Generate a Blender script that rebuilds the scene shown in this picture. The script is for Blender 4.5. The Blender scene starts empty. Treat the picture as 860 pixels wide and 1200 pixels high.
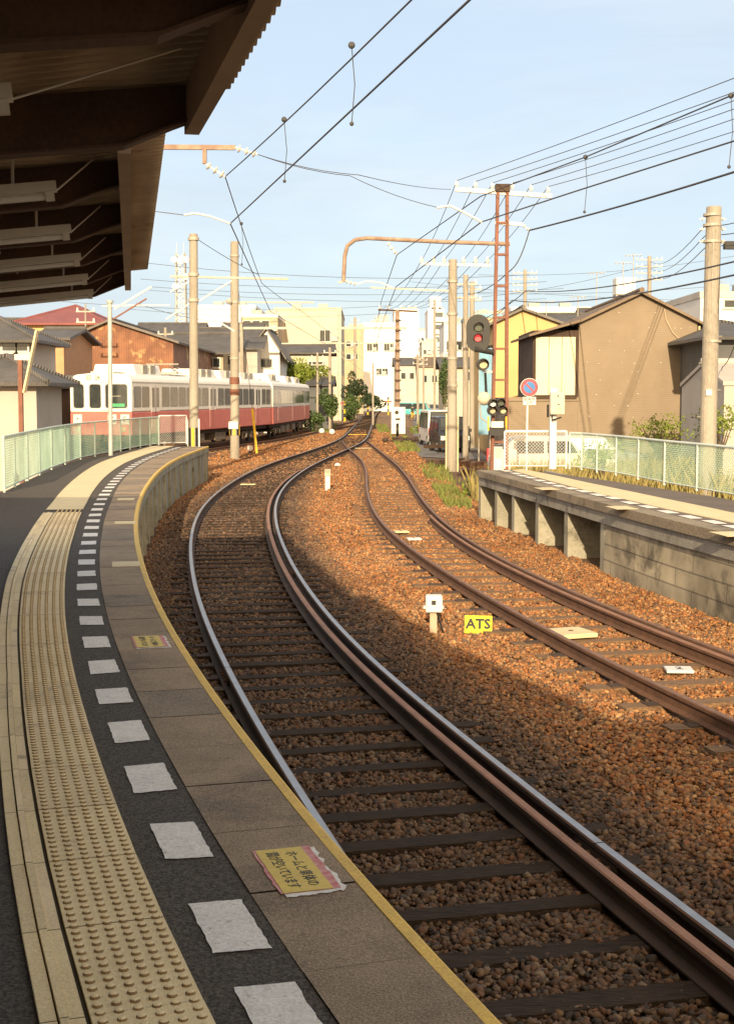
import bpy, math, random
import numpy as np
from mathutils import Vector, Matrix, Euler
random.seed(7); RNG = np.random.default_rng(7)
R = math.radians; PI = math.pi
scn = bpy.context.scene
C = bpy.data.collections.new('place'); scn.collection.children.link(C)

# ---------------------------------------------------------------- camera
F = 1600.0; TH = math.atan(135/1600); CY = 600.0; EYE = 2.5; S = 1.705
cd = bpy.data.cameras.new('camera'); cam = bpy.data.objects.new('camera', cd); C.objects.link(cam)
cam.location = (0, 0, EYE); cam.rotation_euler = (R(90) - TH, 0, 0)
cd.sensor_fit = 'VERTICAL'; cd.sensor_height = 24.0; cd.lens = 24.0*F/1200.0
cd.clip_start = 0.05; cd.clip_end = 6000
scn.camera = cam
# ---------------------------------------------------------------- light
SUN_EL = R(17.8); SUN_AZ = R(2.9)                 # light travels towards +Y, slightly +X
w = bpy.data.worlds.new('World'); scn.world = w; w.use_nodes = True
nt = w.node_tree; nt.nodes.clear()
wo = nt.nodes.new('ShaderNodeOutputWorld'); bg = nt.nodes.new('ShaderNodeBackground')
sky = nt.nodes.new('ShaderNodeTexSky'); sky.sky_type = 'NISHITA'; sky.sun_disc = False
sky.sun_elevation = SUN_EL; sky.sun_rotation = PI + SUN_AZ
sky.air_density = 1.0; sky.dust_density = 1.6; sky.ozone_density = 2.0
tc = nt.nodes.new('ShaderNodeTexCoord'); mp = nt.nodes.new('ShaderNodeMapping'); mp.inputs['Scale'].default_value = (1.2, 1.2, 5)
nz = nt.nodes.new('ShaderNodeTexNoise'); nz.inputs['Scale'].default_value = 2.2; nz.inputs['Detail'].default_value = 7; nz.inputs['Roughness'].default_value = .55
cr = nt.nodes.new('ShaderNodeMapRange'); cr.inputs[1].default_value = .42; cr.inputs[2].default_value = .78; cr.inputs[3].default_value = .74; cr.inputs[4].default_value = 1.0
mx = nt.nodes.new('ShaderNodeMixRGB'); mx.inputs[2].default_value = (2.80, 3.32, 3.80, 1)
nt.links.new(tc.outputs['Generated'], mp.inputs[0]); nt.links.new(mp.outputs[0], nz.inputs[0]); nt.links.new(nz.outputs[0], cr.inputs[0])
nz2 = nt.nodes.new('ShaderNodeTexNoise'); nz2.inputs['Scale'].default_value = 3.1; nz2.inputs['Detail'].default_value = 8; nz2.inputs['Roughness'].default_value = .6; nz2.inputs['Distortion'].default_value = .6
mp2 = nt.nodes.new('ShaderNodeMapping'); mp2.inputs['Scale'].default_value = (1.0, 1.0, 4.5); mp2.inputs['Location'].default_value = (3, 1, 2)
cr2 = nt.nodes.new('ShaderNodeMapRange'); cr2.inputs[1].default_value = .44; cr2.inputs[2].default_value = .66
cl = nt.nodes.new('ShaderNodeMixRGB'); cl.inputs[1].default_value = (3.0, 3.38, 3.74, 1); cl.inputs[2].default_value = (3.40, 3.72, 3.98, 1)
nt.links.new(tc.outputs['Generated'], mp2.inputs[0]); nt.links.new(mp2.outputs[0], nz2.inputs[0]); nt.links.new(nz2.outputs[0], cr2.inputs[0]); nt.links.new(cr2.outputs[0], cl.inputs[0]); nt.links.new(cl.outputs[0], mx.inputs[2])
nt.links.new(cr.outputs[0], mx.inputs[0]); nt.links.new(sky.outputs[0], mx.inputs[1]); # warm glow of the sky round the low sun, behind the viewer
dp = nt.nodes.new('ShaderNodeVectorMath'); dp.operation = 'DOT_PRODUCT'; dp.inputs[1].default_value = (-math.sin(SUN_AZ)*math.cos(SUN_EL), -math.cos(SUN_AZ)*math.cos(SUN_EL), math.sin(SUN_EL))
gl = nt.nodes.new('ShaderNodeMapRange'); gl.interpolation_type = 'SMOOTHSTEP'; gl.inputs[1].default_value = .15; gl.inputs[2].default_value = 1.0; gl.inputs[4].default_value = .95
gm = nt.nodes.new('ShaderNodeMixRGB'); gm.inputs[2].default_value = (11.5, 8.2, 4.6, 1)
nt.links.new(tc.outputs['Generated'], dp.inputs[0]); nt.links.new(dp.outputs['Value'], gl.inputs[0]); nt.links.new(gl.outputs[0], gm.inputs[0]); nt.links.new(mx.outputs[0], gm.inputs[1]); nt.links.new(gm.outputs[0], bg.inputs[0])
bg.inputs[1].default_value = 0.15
nt.links.new(bg.outputs[0], wo.inputs[0])
sl = bpy.data.lights.new('sun', 'SUN'); so = bpy.data.objects.new('sun', sl); C.objects.link(so)
sl.energy = 4.8; sl.angle = R(0.55); sl.color = (1.0, .78, .50)
so.rotation_euler = (R(90) - SUN_EL, 0, -SUN_AZ)
vs = scn.view_settings; vs.view_transform = 'Standard'; vs.look = 'None'; vs.gamma = 1; vs.exposure = 0.62; vs.use_curve_mapping = False

# ---------------------------------------------------------------- geometry helpers
def ray(px, py):
    u = (px-430)/F; v = (CY-py)/F; c, s = math.cos(TH), math.sin(TH)
    return Vector((u, c+v*s, v*c-s))
def gp(px, py, z=0.0):
    d = ray(px, py); t = (z-EYE)/d.z; return Vector((d.x*t, d.y*t, z))
def at(px, py, Y):
    d = ray(px, py); t = Y/d.y; return Vector((d.x*t, Y, EYE+d.z*t))
ORG = {}
def tag(o, label=None, cat=None, group=None, kind=None):
    for k, v in (('label', label), ('category', cat), ('group', group), ('kind', kind)):
        if v: o[k] = v
    return o
def thing(name, label, cat, loc=(0, 0, 0), group=None, local=False, rz=0):
    o = bpy.data.objects.new(name, None); C.objects.link(o); o.empty_display_size = .2
    o.location = loc; o.rotation_euler = (0, 0, rz)
    ORG[o] = Vector((0, 0, 0)) if local else Vector(loc)
    return tag(o, label, cat, group)
class MB:
    def __init__(s): s.v = []; s.f = []; s.m = []
    def add(s, vs_, fs, mi=0):
        b = len(s.v); s.v.extend([tuple(x) for x in vs_]); s.f.extend([tuple(b+i for i in f) for f in fs]); s.m.extend([mi]*len(fs)); return s
    def box(s, x0, x1, y0, y1, z0, z1, mi=0, M=None):
        vs_ = [Vector((x, y, z)) for z in (z0, z1) for x, y in ((x0, y0), (x1, y0), (x1, y1), (x0, y1))]
        if M is not None: vs_ = [M @ v for v in vs_]
        return s.add(vs_, [(3, 2, 1, 0), (4, 5, 6, 7), (0, 1, 5, 4), (1, 2, 6, 5), (2, 3, 7, 6), (3, 0, 4, 7)], mi)
    def beam(s, a, b, w_, h, mi=0, up=Vector((0, 0, 1))):
        a = Vector(a); b = Vector(b); d = (b-a).normalized(); x = d.cross(up)
        x = x.normalized() if x.length > 1e-4 else Vector((1, 0, 0)); z = x.cross(d)
        vs_ = [p + x*i*w_/2 + z*j*h/2 for p in (a, b) for i, j in ((-1, -1), (1, -1), (1, 1), (-1, 1))]
        return s.add(vs_, [(3, 2, 1, 0), (4, 5, 6, 7), (0, 1, 5, 4), (1, 2, 6, 5), (2, 3, 7, 6), (3, 0, 4, 7)], mi)
    def tube(s, pts, r, n=8, mi=0, cap=True):
        pts = [Vector(p) for p in pts]; rs = r if isinstance(r, (list, tuple)) else [r]*len(pts)
        ref = None; rings = []
        for i, p in enumerate(pts):
            d = (pts[min(i+1, len(pts)-1)] - pts[max(i-1, 0)]).normalized()
            if ref is None: ref = Vector((0, 0, 1)) if abs(d.z) < .9 else Vector((1, 0, 0))
            x = d.cross(ref).normalized(); z = x.cross(d).normalized(); ref = z
            rings.append([p + (x*math.cos(2*PI*k/n) + z*math.sin(2*PI*k/n))*rs[i] for k in range(n)])
        vs_ = [v for r_ in rings for v in r_]
        fs = [(i*n+k, i*n+(k+1) % n, (i+1)*n+(k+1) % n, (i+1)*n+k) for i in range(len(pts)-1) for k in range(n)]
        if cap: fs += [tuple(range(n-1, -1, -1)), tuple((len(pts)-1)*n+k for k in range(n))]
        return s.add(vs_, fs, mi)
    def prism(s, poly, a0, a1, axis='y', mi=0, M=None):
        n = len(poly)
        def P(p, a): return Vector((p[0], a, p[1])) if axis == 'y' else (Vector((a, p[0], p[1])) if axis == 'x' else Vector((p[0], p[1], a)))
        vs_ = [P(p, a) for a in (a0, a1) for p in poly]
        if M is not None: vs_ = [M @ v for v in vs_]
        fs = [tuple(range(n)), tuple(range(2*n-1, n-1, -1))] + [((i+1) % n, i, n+i, n+(i+1) % n) for i in range(n)]
        return s.add(vs_, fs, mi)
    def ball(s, c, r, nu=10, nv=6, mi=0):
        c = Vector(c); r = Vector((r, r, r)) if not hasattr(r, '__len__') else Vector(r)
        vs_ = [c+Vector((0, 0, -r.z))]
        for j in range(1, nv):
            t = -PI/2+PI*j/nv
            vs_ += [c+Vector((r.x*math.cos(t)*math.cos(2*PI*k/nu), r.y*math.cos(t)*math.sin(2*PI*k/nu), r.z*math.sin(t))) for k in range(nu)]
        vs_.append(c+Vector((0, 0, r.z))); N = len(vs_)-1
        fs = [(0, 1+(k+1) % nu, 1+k) for k in range(nu)]
        for j in range(nv-2): fs += [(1+j*nu+k, 1+j*nu+(k+1) % nu, 1+(j+1)*nu+(k+1) % nu, 1+(j+1)*nu+k) for k in range(nu)]
        fs += [(N, 1+(nv-2)*nu+k, 1+(nv-2)*nu+(k+1) % nu) for k in range(nu)]
        return s.add(vs_, fs, mi)
    def build(s, name, mats, parent=None, smooth=False, bevel=0):
        me = bpy.data.meshes.new(name)
        if parent is not None: o0 = ORG[parent]
        else:
            a = np.array(s.v) if s.v else np.zeros((1, 3))
            o0 = Vector(((a[:, 0].min()+a[:, 0].max())/2, (a[:, 1].min()+a[:, 1].max())/2, a[:, 2].min()))
        me.from_pydata([(v[0]-o0[0], v[1]-o0[1], v[2]-o0[2]) for v in s.v], [], s.f)
        if not isinstance(mats, (list, tuple)): mats = [mats]
        for m in mats: me.materials.append(m)
        if len(mats) > 1: me.polygons.foreach_set('material_index', s.m)
        if smooth: me.polygons.foreach_set('use_smooth', [True]*len(me.polygons))
        me.update()
        o = bpy.data.objects.new(name, me); C.objects.link(o)
        if parent is not None: o.parent = parent; ORG[o] = ORG[parent]
        else: o.location = o0; ORG[o] = o0
        if bevel:
            b = o.modifiers.new('bevel', 'BEVEL'); b.width = bevel; b.segments = 2; b.limit_method = 'ANGLE'; b.angle_limit = R(40)
        return o
def copy_tree(o, parent=None):
    c = o.copy(); C.objects.link(c); c.parent = parent
    for ch in list(o.children): copy_tree(ch, c)
    return c
def text_part(s, size, M, m, name, parent, depth=.002, sx=1.0, align='CENTER', bold=.004):
    cu = bpy.data.curves.new(name, 'FONT'); cu.body = s; cu.size = size; cu.align_x = align; cu.align_y = 'CENTER'; cu.extrude = depth; cu.offset = bold*size; cu.resolution_u = 2
    t = bpy.data.objects.new(name+'_t', cu); C.objects.link(t)
    dg = bpy.context.evaluated_depsgraph_get(); dg.update()
    me = bpy.data.meshes.new_from_object(t.evaluated_get(dg)); bpy.data.objects.remove(t)
    me.name = name; me.transform(M @ Matrix.Diagonal((sx, 1, 1, 1)))
    o0 = ORG[parent]; me.transform(Matrix.Translation(-o0)); me.materials.clear(); me.materials.append(m)
    o = bpy.data.objects.new(name, me); C.objects.link(o); o.parent = parent; ORG[o] = o0
    return o
def wire_pts(a, b, sag, n=10):
    a = Vector(a); b = Vector(b)
    return [a.lerp(b, i/n) - Vector((0, 0, sag*4*(i/n)*(1-i/n))) for i in range(n+1)]

# ---------------------------------------------------------------- materials
def mat(name, col, rough=.8, metal=0., var=.25, col2=None, vscale=3., bump=0., bscale=40., fine=0., fscale=60., emit=None, spec=.5, stretch=None, thr=(.35, .65), alpha=None, attr=None, stain=None, trans=0.):
    m = bpy.data.materials.new(name); m.use_nodes = True; t = m.node_tree; N = t.nodes; L = t.links
    p = N['Principled BSDF']; p.inputs['Roughness'].default_value = rough; p.inputs['Metallic'].default_value = metal
    p.inputs['Specular IOR Level'].default_value = spec
    tcn = N.new('ShaderNodeTexCoord'); co = tcn.outputs['Object']
    if stretch:
        q = N.new('ShaderNodeMapping'); q.inputs['Scale'].default_value = stretch; L.new(co, q.inputs[0]); co = q.outputs[0]
    def noise(sc, det=4, ro=.6):
        n = N.new('ShaderNodeTexNoise'); n.inputs['Scale'].default_value = sc; n.inputs['Detail'].default_value = det; n.inputs['Roughness'].default_value = ro; L.new(co, n.inputs[0]); return n.outputs[0]
    def ramp(x, a, b):
        r = N.new('ShaderNodeMapRange'); r.inputs[1].default_value = a; r.inputs[2].default_value = b; L.new(x, r.inputs[0]); return r.outputs[0]
    def mix(fac, a, b, mode='MIX'):
        x = N.new('ShaderNodeMixRGB'); x.blend_type = mode
        for k, v in ((0, fac), (1, a), (2, b)):
            if hasattr(v, 'links') or isinstance(v, bpy.types.NodeSocket): L.new(v, x.inputs[k])
            else: x.inputs[k].default_value = v if k == 0 else (*v[:3], 1)
        return x.outputs[0]
    c2 = col2 if col2 else tuple(x*(1-var) for x in col)
    if attr:
        a = N.new('ShaderNodeAttribute'); a.attribute_name = attr; base = a.outputs['Color']
    else: base = mix(ramp(noise(vscale), *thr), col, c2)
    if stain: base = mix(ramp(noise(stain[1], 6, .65), stain[2], stain[2]+.12), base, stain[0])
    if fine:
        g = ramp(noise(fscale, 2, .5), .35, .65)
        base = mix(fine, base, mix(g, (.25, .25, .25), (1.9, 1.9, 1.9)), 'MULTIPLY') if False else mix(fine, base, mix(g, tuple(x*.35 for x in col), tuple(min(1, x*1.9) for x in col)))
    L.new(base, p.inputs['Base Color'])
    if bump:
        b = N.new('ShaderNodeBump'); b.inputs['Strength'].default_value = bump; b.inputs['Distance'].default_value = .02; L.new(noise(bscale, 3), b.inputs['Height']); L.new(b.outputs[0], p.inputs['Normal'])
    if emit:
        p.inputs['Emission Color'].default_value = (*emit[0], 1); p.inputs['Emission Strength'].default_value = emit[1]
    if trans: p.inputs['Transmission Weight'].default_value = trans
    if alpha is not None: p.inputs['Alpha'].default_value = alpha
    return m
def wave_mat(name, col, col2, axis, scale, rough=.7, bump=.6, metal=0., extra=None):
    """roofing, sheet metal and siding: bands along one axis with weathering"""
    m = mat(name, col, rough, metal, col2=col2, vscale=1.3, stain=extra); t = m.node_tree; N = t.nodes; L = t.links; p = N['Principled BSDF']
    wv = N.new('ShaderNodeTexWave'); wv.wave_type = 'BANDS'; wv.bands_direction = axis; wv.inputs['Scale'].default_value = scale; wv.inputs['Distortion'].default_value = .15
    tc_ = N.new('ShaderNodeTexCoord'); L.new(tc_.outputs['Object'], wv.inputs[0])
    b = N.new('ShaderNodeBump'); b.inputs['Strength'].default_value = bump; b.inputs['Distance'].default_value = .04; L.new(wv.outputs[1], b.inputs['Height']); L.new(b.outputs[0], p.inputs['Normal'])
    return m
def brick_mat(name, col, col2, mortar, bw, bh, ms=.02, rough=.85, off=.5, rot=(0, 0, 0), bump=.5):
    m = bpy.data.materials.new(name); m.use_nodes = True; t = m.node_tree; N = t.nodes; L = t.links; p = N['Principled BSDF']; p.inputs['Roughness'].default_value = rough
    tc_ = N.new('ShaderNodeTexCoord'); q = N.new('ShaderNodeMapping'); q.inputs['Rotation'].default_value = rot; b = N.new('ShaderNodeTexBrick')
    b.inputs['Color1'].default_value = (*col, 1); b.inputs['Color2'].default_value = (*col2, 1); b.inputs['Mortar'].default_value = (*mortar, 1)
    b.inputs['Scale'].default_value = 1; b.inputs['Brick Width'].default_value = bw; b.inputs['Row Height'].default_value = bh; b.inputs['Mortar Size'].default_value = ms; b.offset = off
    L.new(tc_.outputs['Object'], q.inputs[0]); L.new(q.outputs[0], b.inputs[0])
    n = N.new('ShaderNodeTexNoise'); n.inputs['Scale'].default_value = 1.3; n.inputs['Detail'].default_value = 8; L.new(tc_.outputs['Object'], n.inputs[0])
    r = N.new('ShaderNodeMapRange'); r.inputs[1].default_value = .3; r.inputs[2].default_value = .7; r.inputs[3].default_value = .38; r.inputs[4].default_value = 1.2; L.new(n.outputs[0], r.inputs[0])
    x = N.new('ShaderNodeMixRGB'); x.blend_type = 'MULTIPLY'; x.inputs[0].default_value = 1; L.new(b.outputs[0], x.inputs[1]); L.new(r.outputs[0], x.inputs[2])
    n2 = N.new('ShaderNodeTexNoise'); n2.inputs['Scale'].default_value = .9; n2.inputs['Detail'].default_value = 9; n2.inputs['Roughness'].default_value = .7; n2.inputs['Distortion'].default_value = .5; L.new(tc_.outputs['Object'], n2.inputs[0])
    r2 = N.new('ShaderNodeMapRange'); r2.inputs[1].default_value = .50; r2.inputs[2].default_value = .60; r2.inputs[3].default_value = 1.; r2.inputs[4].default_value = .42; L.new(n2.outputs[0], r2.inputs[0])
    x2 = N.new('ShaderNodeMixRGB'); x2.blend_type = 'MULTIPLY'; x2.inputs[0].default_value = 1; L.new(x.outputs[0], x2.inputs[1]); L.new(r2.outputs[0], x2.inputs[2]); x = x2
    L.new(x.outputs[0], p.inputs['Base Color'])
    bm = N.new('ShaderNodeBump'); bm.inputs['Strength'].default_value = bump; bm.inputs['Distance'].default_value = .02; bm.invert = True; L.new(b.outputs[1], bm.inputs['Height']); L.new(bm.outputs[0], p.inputs['Normal'])
    return m
M = {}
M['asphalt'] = mat('asphalt', (.080, .066, .052), .9, var=.35, vscale=1.0, fine=.75, fscale=85, bump=1., bscale=90, stain=((.045, .038, .032), 1.4, .55))
M['road'] = mat('road', (.16, .15, .145), .9, var=.2, vscale=.8, fine=.3, fscale=60)
M['coping'] = mat('coping', (.30, .225, .15), .9, col2=(.17, .13, .09), vscale=2.2, fine=.35, fscale=140, bump=.4, bscale=120, stain=((.10, .08, .06), 1.6, .55))
M['concrete'] = mat('concrete', (.33, .31, .27), .9, col2=(.20, .185, .15), vscale=2.0, fine=.2, fscale=70, bump=.5, bscale=30, stain=((.05, .045, .035), 1.9, .54))
M['wallconc'] = mat('wallconc', (.36, .34, .27), .9, col2=(.22, .21, .16), vscale=1.6, fine=.2, fscale=70, bump=.5, bscale=25, stain=((.09, .085, .06), 2.6, .55))
M['poleconc'] = mat('poleconc', (.34, .31, .26), .85, col2=(.25, .225, .185), vscale=2.2, stretch=(1, 1, .25), fine=.12, fscale=40, stain=((.20, .17, .13), 3, .6))
M['blockwall'] = brick_mat('blockwall', (.46, .40, .28), (.38, .33, .24), (.22, .19, .14), 1.6, .235, .012, off=.35, rot=(R(90), R(-83), 0))
M['yline'] = mat('yline', (.74, .46, .09), .7, col2=(.60, .38, .09), vscale=6, fine=.18, fscale=90, stain=((.28, .21, .10), 9, .60))
M['tacring'] = mat('tacring', (.27, .19, .10), .9, var=.3, vscale=20)  # darker brown for the lower ring of each tactile dome
M['tactile'] = mat('tactile', (.88, .69, .38), .75, col2=(.76, .59, .32), vscale=2.5, fine=.18, fscale=120, stain=((.30, .23, .13), 5, .62), bump=.2, bscale=90)
M['tactile2'] = mat('tactile2', (.66, .55, .33), .8, col2=(.58, .47, .28), vscale=2.5, fine=.12, fscale=90)
M['tactileb'] = mat('tactileb', (.78, .60, .34), .75, col2=(.66, .50, .28), vscale=3, fine=.2, fscale=120, stain=((.36, .28, .18), 4, .56), bump=.2, bscale=90)
M['tactilec'] = mat('tactilec', (.88, .70, .42), .75, col2=(.76, .58, .33), vscale=3, fine=.15, fscale=120, stain=((.40, .31, .20), 6, .60), bump=.2, bscale=90)
M['gap'] = mat('gap', (.06, .05, .035), .95)
M['wpaint'] = mat('wpaint', (.80, .77, .71), .75, col2=(.68, .65, .60), vscale=14, fine=.25, fscale=110, stain=((.13, .11, .09), 30, .60))
M['dirt'] = mat('dirt', (.22, .135, .075), .95, col2=(.13, .085, .055), vscale=.7, fine=.55, fscale=22, bump=1., bscale=25)
M['bed'] = mat('bed', (.13, .070, .036), .95, col2=(.065, .038, .022), vscale=1.5, fine=.65, fscale=26, bump=1., bscale=24)
M['stone'] = mat('stone', (.3, .2, .1), .9, attr='col', fine=0, bump=.3, bscale=60)
M['sleeper'] = mat('sleeper', (.042, .028, .019), .95, col2=(.022, .016, .012), spec=.2, vscale=3, stretch=(1, 7, 7), fine=.4, fscale=14, bump=.8, bscale=10)
M['sleeperB'] = mat('sleeperB', (.19, .11, .055), .9, col2=(.10, .062, .035), vscale=3, stretch=(1, 7, 7), fine=.4, fscale=14, bump=.8, bscale=10)
M['railtop'] = mat('railtop', (.38, .36, .35), .38, .65, var=.2, vscale=8)
M['railtopB'] = mat('railtopB', (.25, .135, .075), .6, .2, col2=(.17, .09, .055), vscale=12)
M['rust'] = mat('rust', (.15, .072, .038), .9, col2=(.085, .043, .027), vscale=7, fine=.2, fscale=60)
M['guard'] = mat('guard', (.30, .15, .085), .7, .1, col2=(.21, .105, .06), vscale=4, fine=.15, fscale=60)
M['darkrust'] = mat('darkrust', (.075, .045, .03), .85, var=.4)
M['mast'] = mat('mast', (.21, .088, .055), .75, col2=(.14, .06, .042), vscale=5, fine=.15, fscale=40)
M['steel'] = mat('steel', (.45, .42, .36), .6, .2, var=.3, vscale=5)
M['galv'] = mat('galv', (.50, .50, .47), .55, .3, var=.25, vscale=4)
M['white'] = mat('white', (.70, .69, .65), .6, var=.15, vscale=3)
M['porc'] = mat('porc', (.72, .70, .66), .3, var=.15)
M['wire'] = mat('wire', (.07, .07, .075), .6, var=.2)
M['black'] = mat('black', (.02, .02, .02), .6, var=.3)
M['rubber'] = mat('rubber', (.025, .025, .025), .9)
M['rafter'] = mat('rafter', (.115, .068, .045), .8, col2=(.07, .042, .03), vscale=3, fine=.15, fscale=60)
M['fascia'] = mat('fascia', (.52, .40, .29), .7, col2=(.40, .30, .21), vscale=2)
M['fixture'] = mat('fixture', (.60, .57, .50), .5, var=.1)
M['tube'] = mat('tube', (.75, .74, .70), .3, var=.05)
M['fmint'] = mat('fmint', (.55, .66, .58), .6, col2=(.46, .56, .49), vscale=4)
M['fframe'] = mat('fframe', (.64, .70, .65), .6, col2=(.54, .60, .55), vscale=4)
M['mmint'] = mat('mmint', (.42, .58, .47), .6, col2=(.32, .46, .36), vscale=2)
M['fwhite'] = mat('fwhite', (.74, .74, .70), .6, var=.15, vscale=4)
M['mgreen'] = mat('mgreen', (.36, .50, .40), .6, var=.2)
M['glass'] = mat('glass', (.05, .06, .06), .08, 0, var=.5, vscale=2, spec=.8)
M['glassb'] = mat('glassb', (.10, .12, .13), .1, 0, var=.4, vscale=1, spec=.8)
M['train_w'] = mat('train_w', (.80, .78, .72), .45, var=.06, vscale=1.5)
M['train_r'] = mat('train_r', (.60, .17, .14), .5, col2=(.52, .13, .115), vscale=1.5)
M['train_roof'] = mat('train_roof', (.58, .56, .52), .7, var=.2)
M['under'] = mat('under', (.07, .055, .045), .85, var=.4)
M['undermid'] = mat('undermid', (.20, .16, .12), .8, var=.4, vscale=6)
M['blackpaint'] = mat('blackpaint', (.03, .03, .03), .6)
M['yellow'] = mat('yellow', (.75, .48, .02), .6, col2=(.62, .38, .02), vscale=6)
M['atsy'] = mat('atsy', (.80, .70, .03), .55, var=.1, vscale=8)
M['paper'] = mat('paper', (.70, .50, .08), .6, col2=(.60, .43, .09), vscale=7, fine=.1, fscale=60)
M['pinkpaper'] = mat('pinkpaper', (.50, .15, .16), .8, col2=(.62, .36, .33), vscale=30)
M['blue'] = mat('blue', (.02, .20, .55), .5)
M['red'] = mat('red', (.60, .05, .07), .5)
M['redlit'] = mat('redlit', (.6, .03, .03), .4, emit=((1, .05, .05), .55))
M['lensoff'] = mat('lensoff', (.10, .12, .09), .15)
M['lensamber'] = mat('lensamber', (.62, .52, .32), .25)
M['greenlit'] = mat('greenseat', (.08, .42, .20), .6)
M['leaf'] = mat('leaf', (.075, .12, .03), .7, col2=(.04, .075, .02), vscale=1.2)
M['leafy'] = mat('leafy', (.22, .27, .03), .7, col2=(.13, .18, .025), vscale=1.5)
M['leafd'] = mat('leafd', (.035, .06, .02), .7, col2=(.02, .038, .015), vscale=1.2)
M['grass'] = mat('grass', (.17, .20, .045), .85, col2=(.11, .12, .03), vscale=2.5)
M['drygrass'] = mat('drygrass', (.34, .26, .10), .85, col2=(.20, .19, .06), vscale=3)
M['bark'] = mat('bark', (.11, .08, .055), .9, bump=.6)
def plain(n, c, **k): M[n] = mat(n, c, k.pop('rough', .85), **k)
plain('cream', (.56, .51, .40), var=.1, vscale=.4); plain('beige', (.54, .49, .39), var=.1, vscale=.3); plain('whitewall', (.80, .79, .75), var=.06, vscale=.3)
plain('offwhite', (.55, .52, .47), var=.15, vscale=.8); plain('yellowwall', (.58, .42, .19), col2=(.52, .37, .17), vscale=.6); plain('peach', (.55, .30, .16), var=.15)
plain('greywall', (.11, .115, .12), var=.2, vscale=1); plain('tanwall', (.45, .36, .24), var=.15, vscale=.5); plain('palewall', (.46, .42, .38), var=.12, vscale=.8)
plain('blueboard', (.22, .42, .58), var=.15); plain('skin', (.50, .32, .23), rough=.6); plain('hair', (.02, .017, .015)); plain('dkcloth', (.035, .05, .05)); plain('ycloth', (.68, .40, .07))
M['brownwall'] = wave_mat('brownwall', (.245, .195, .140), (.22, .174, .124), 'Z', 4.5, bump=.14, rough=.85, extra=((.20, .15, .10), .7, .60))
M['shutter'] = mat('shutter', (.72, .66, .44), .7, var=.12, vscale=1.5)
M['deck'] = wave_mat('deck', (.58, .46, .31), (.40, .31, .21), 'Y', 3.1, rough=.8, bump=1.0, extra=((.26, .16, .09), 2.2, .60))
M['pipe'] = mat('pipe', (.33, .25, .19), .7, col2=(.22, .14, .10), vscale=5)
M['rustsheet'] = wave_mat('rustsheet', (.26, .115, .06), (.16, .07, .04), 'X', 1.2, bump=1., extra=((.55, .36, .16), 1.1, .55))
M['rustwall'] = wave_mat('rustwall', (.30, .13, .06), (.2, .09, .05), 'Y', 10, bump=.5)
M['tile'] = wave_mat('tile', (.15, .14, .135), (.10, .095, .09), 'X', 4.5, bump=.9)
M['tiley'] = wave_mat('tiley', (.17, .155, .14), (.11, .10, .09), 'Y', 4.5, bump=.9)
M['redroof'] = wave_mat('redroof', (.26, .085, .08), (.20, .07, .065), 'X', 3, bump=.5)
M['brownroof'] = wave_mat('brownroof', (.20, .15, .10), (.14, .10, .07), 'Y', 4, bump=.6)

# ---------------------------------------------------------------- curves
def spline(knots, ys):
    k = np.array(sorted(knots))*np.array([1.711, 1.002]); yy = np.arange(k[0, 0], k[-1, 0]+.01, .25)
    x = np.interp(yy, k[:, 0], k[:, 1])
    out = x.copy()
    for it in range(2):                       # smooth with a window that grows with distance
        src = out.copy()
        for i, y in enumerate(yy):
            h = int(6 + max(0, y)*.384); h = min(h, i, len(yy)-1-i)
            if h > 0:
                wn = np.hanning(2*h+3)[1:-1]; out[i] = (src[i-h:i+h+1]*wn).sum()/wn.sum()
    return np.interp(ys, yy, out)
K = {}
K['AL'] = [(-5, 4.75), (-2, 2.85), (0, 1.75), (2, .78), (5.07, -.47), (5.91, -.80), (6.9, -1.16), (7.97, -1.52), (9.53, -2.02), (11.53, -2.55), (13.73, -3.06), (16.23, -3.52), (19.03, -3.86), (22.97, -4.0), (27.27, -3.93), (31.29, -3.55), (36.12, -2.85), (42, -2.1), (48, -1.55), (60, -1.25), (76, -.98), (100, -.6), (131, .05), (181, 2.35), (240, 7)]
K['AR'] = [(-5, 6.5), (-2, 4.55), (0, 3.42), (2, 2.38), (3.52, 1.68), (4.49, 1.25), (5.48, .84), (6.9, .26), (7.91, -.10), (9.15, -.48), (11.53, -1.06), (14.51, -1.62), (17.07, -1.99), (19.67, -2.24), (23.43, -2.36), (28.61, -2.12), (34.52, -1.45), (40, -.72), (46, -.08), (52, .08), (60, .25), (76, .5), (100, .9), (131, 1.6), (181, 3.9), (240, 8.6)]
K['BL'] = [(-5, 8.6), (-2, 6.85), (0, 5.75), (3, 4.2), (6.07, 2.83), (7.35, 2.33), (9.04, 1.77), (10.2, 1.43), (11.14, 1.19), (12.89, .76), (15.47, .32), (18.28, .08), (22.3, -.02), (27.27, 0), (32.6, -.22), (37.88, -.82), (43.5, -1.33), (48, -1.5)]
K['BR'] = [(-5, 10.4), (-2, 8.5), (0, 7.3), (2, 6.2), (5, 4.75), (7.65, 3.55), (9.53, 2.83), (11.59, 2.23), (13.57, 1.8), (16.7, 1.45), (20.5, 1.32), (24.67, 1.3), (29.7, 1.12), (36.1, .66), (41.95, .27), (46, -.02)]
K['PE'] = [(-5, 5.9), (-4, 4.87), (-2, 3.05), (0, 1.55), (1.97, .33), (2.33, .125), (2.56, 0), (3.11, -.28), (3.83, -.63), (4.42, -.89), (5.03, -1.17), (6.33, -1.69), (7.94, -2.26), (10.18, -2.95), (13.15, -3.71), (17.45, -4.55), (21.46, -5.03), (26, -5.12)]
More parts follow.
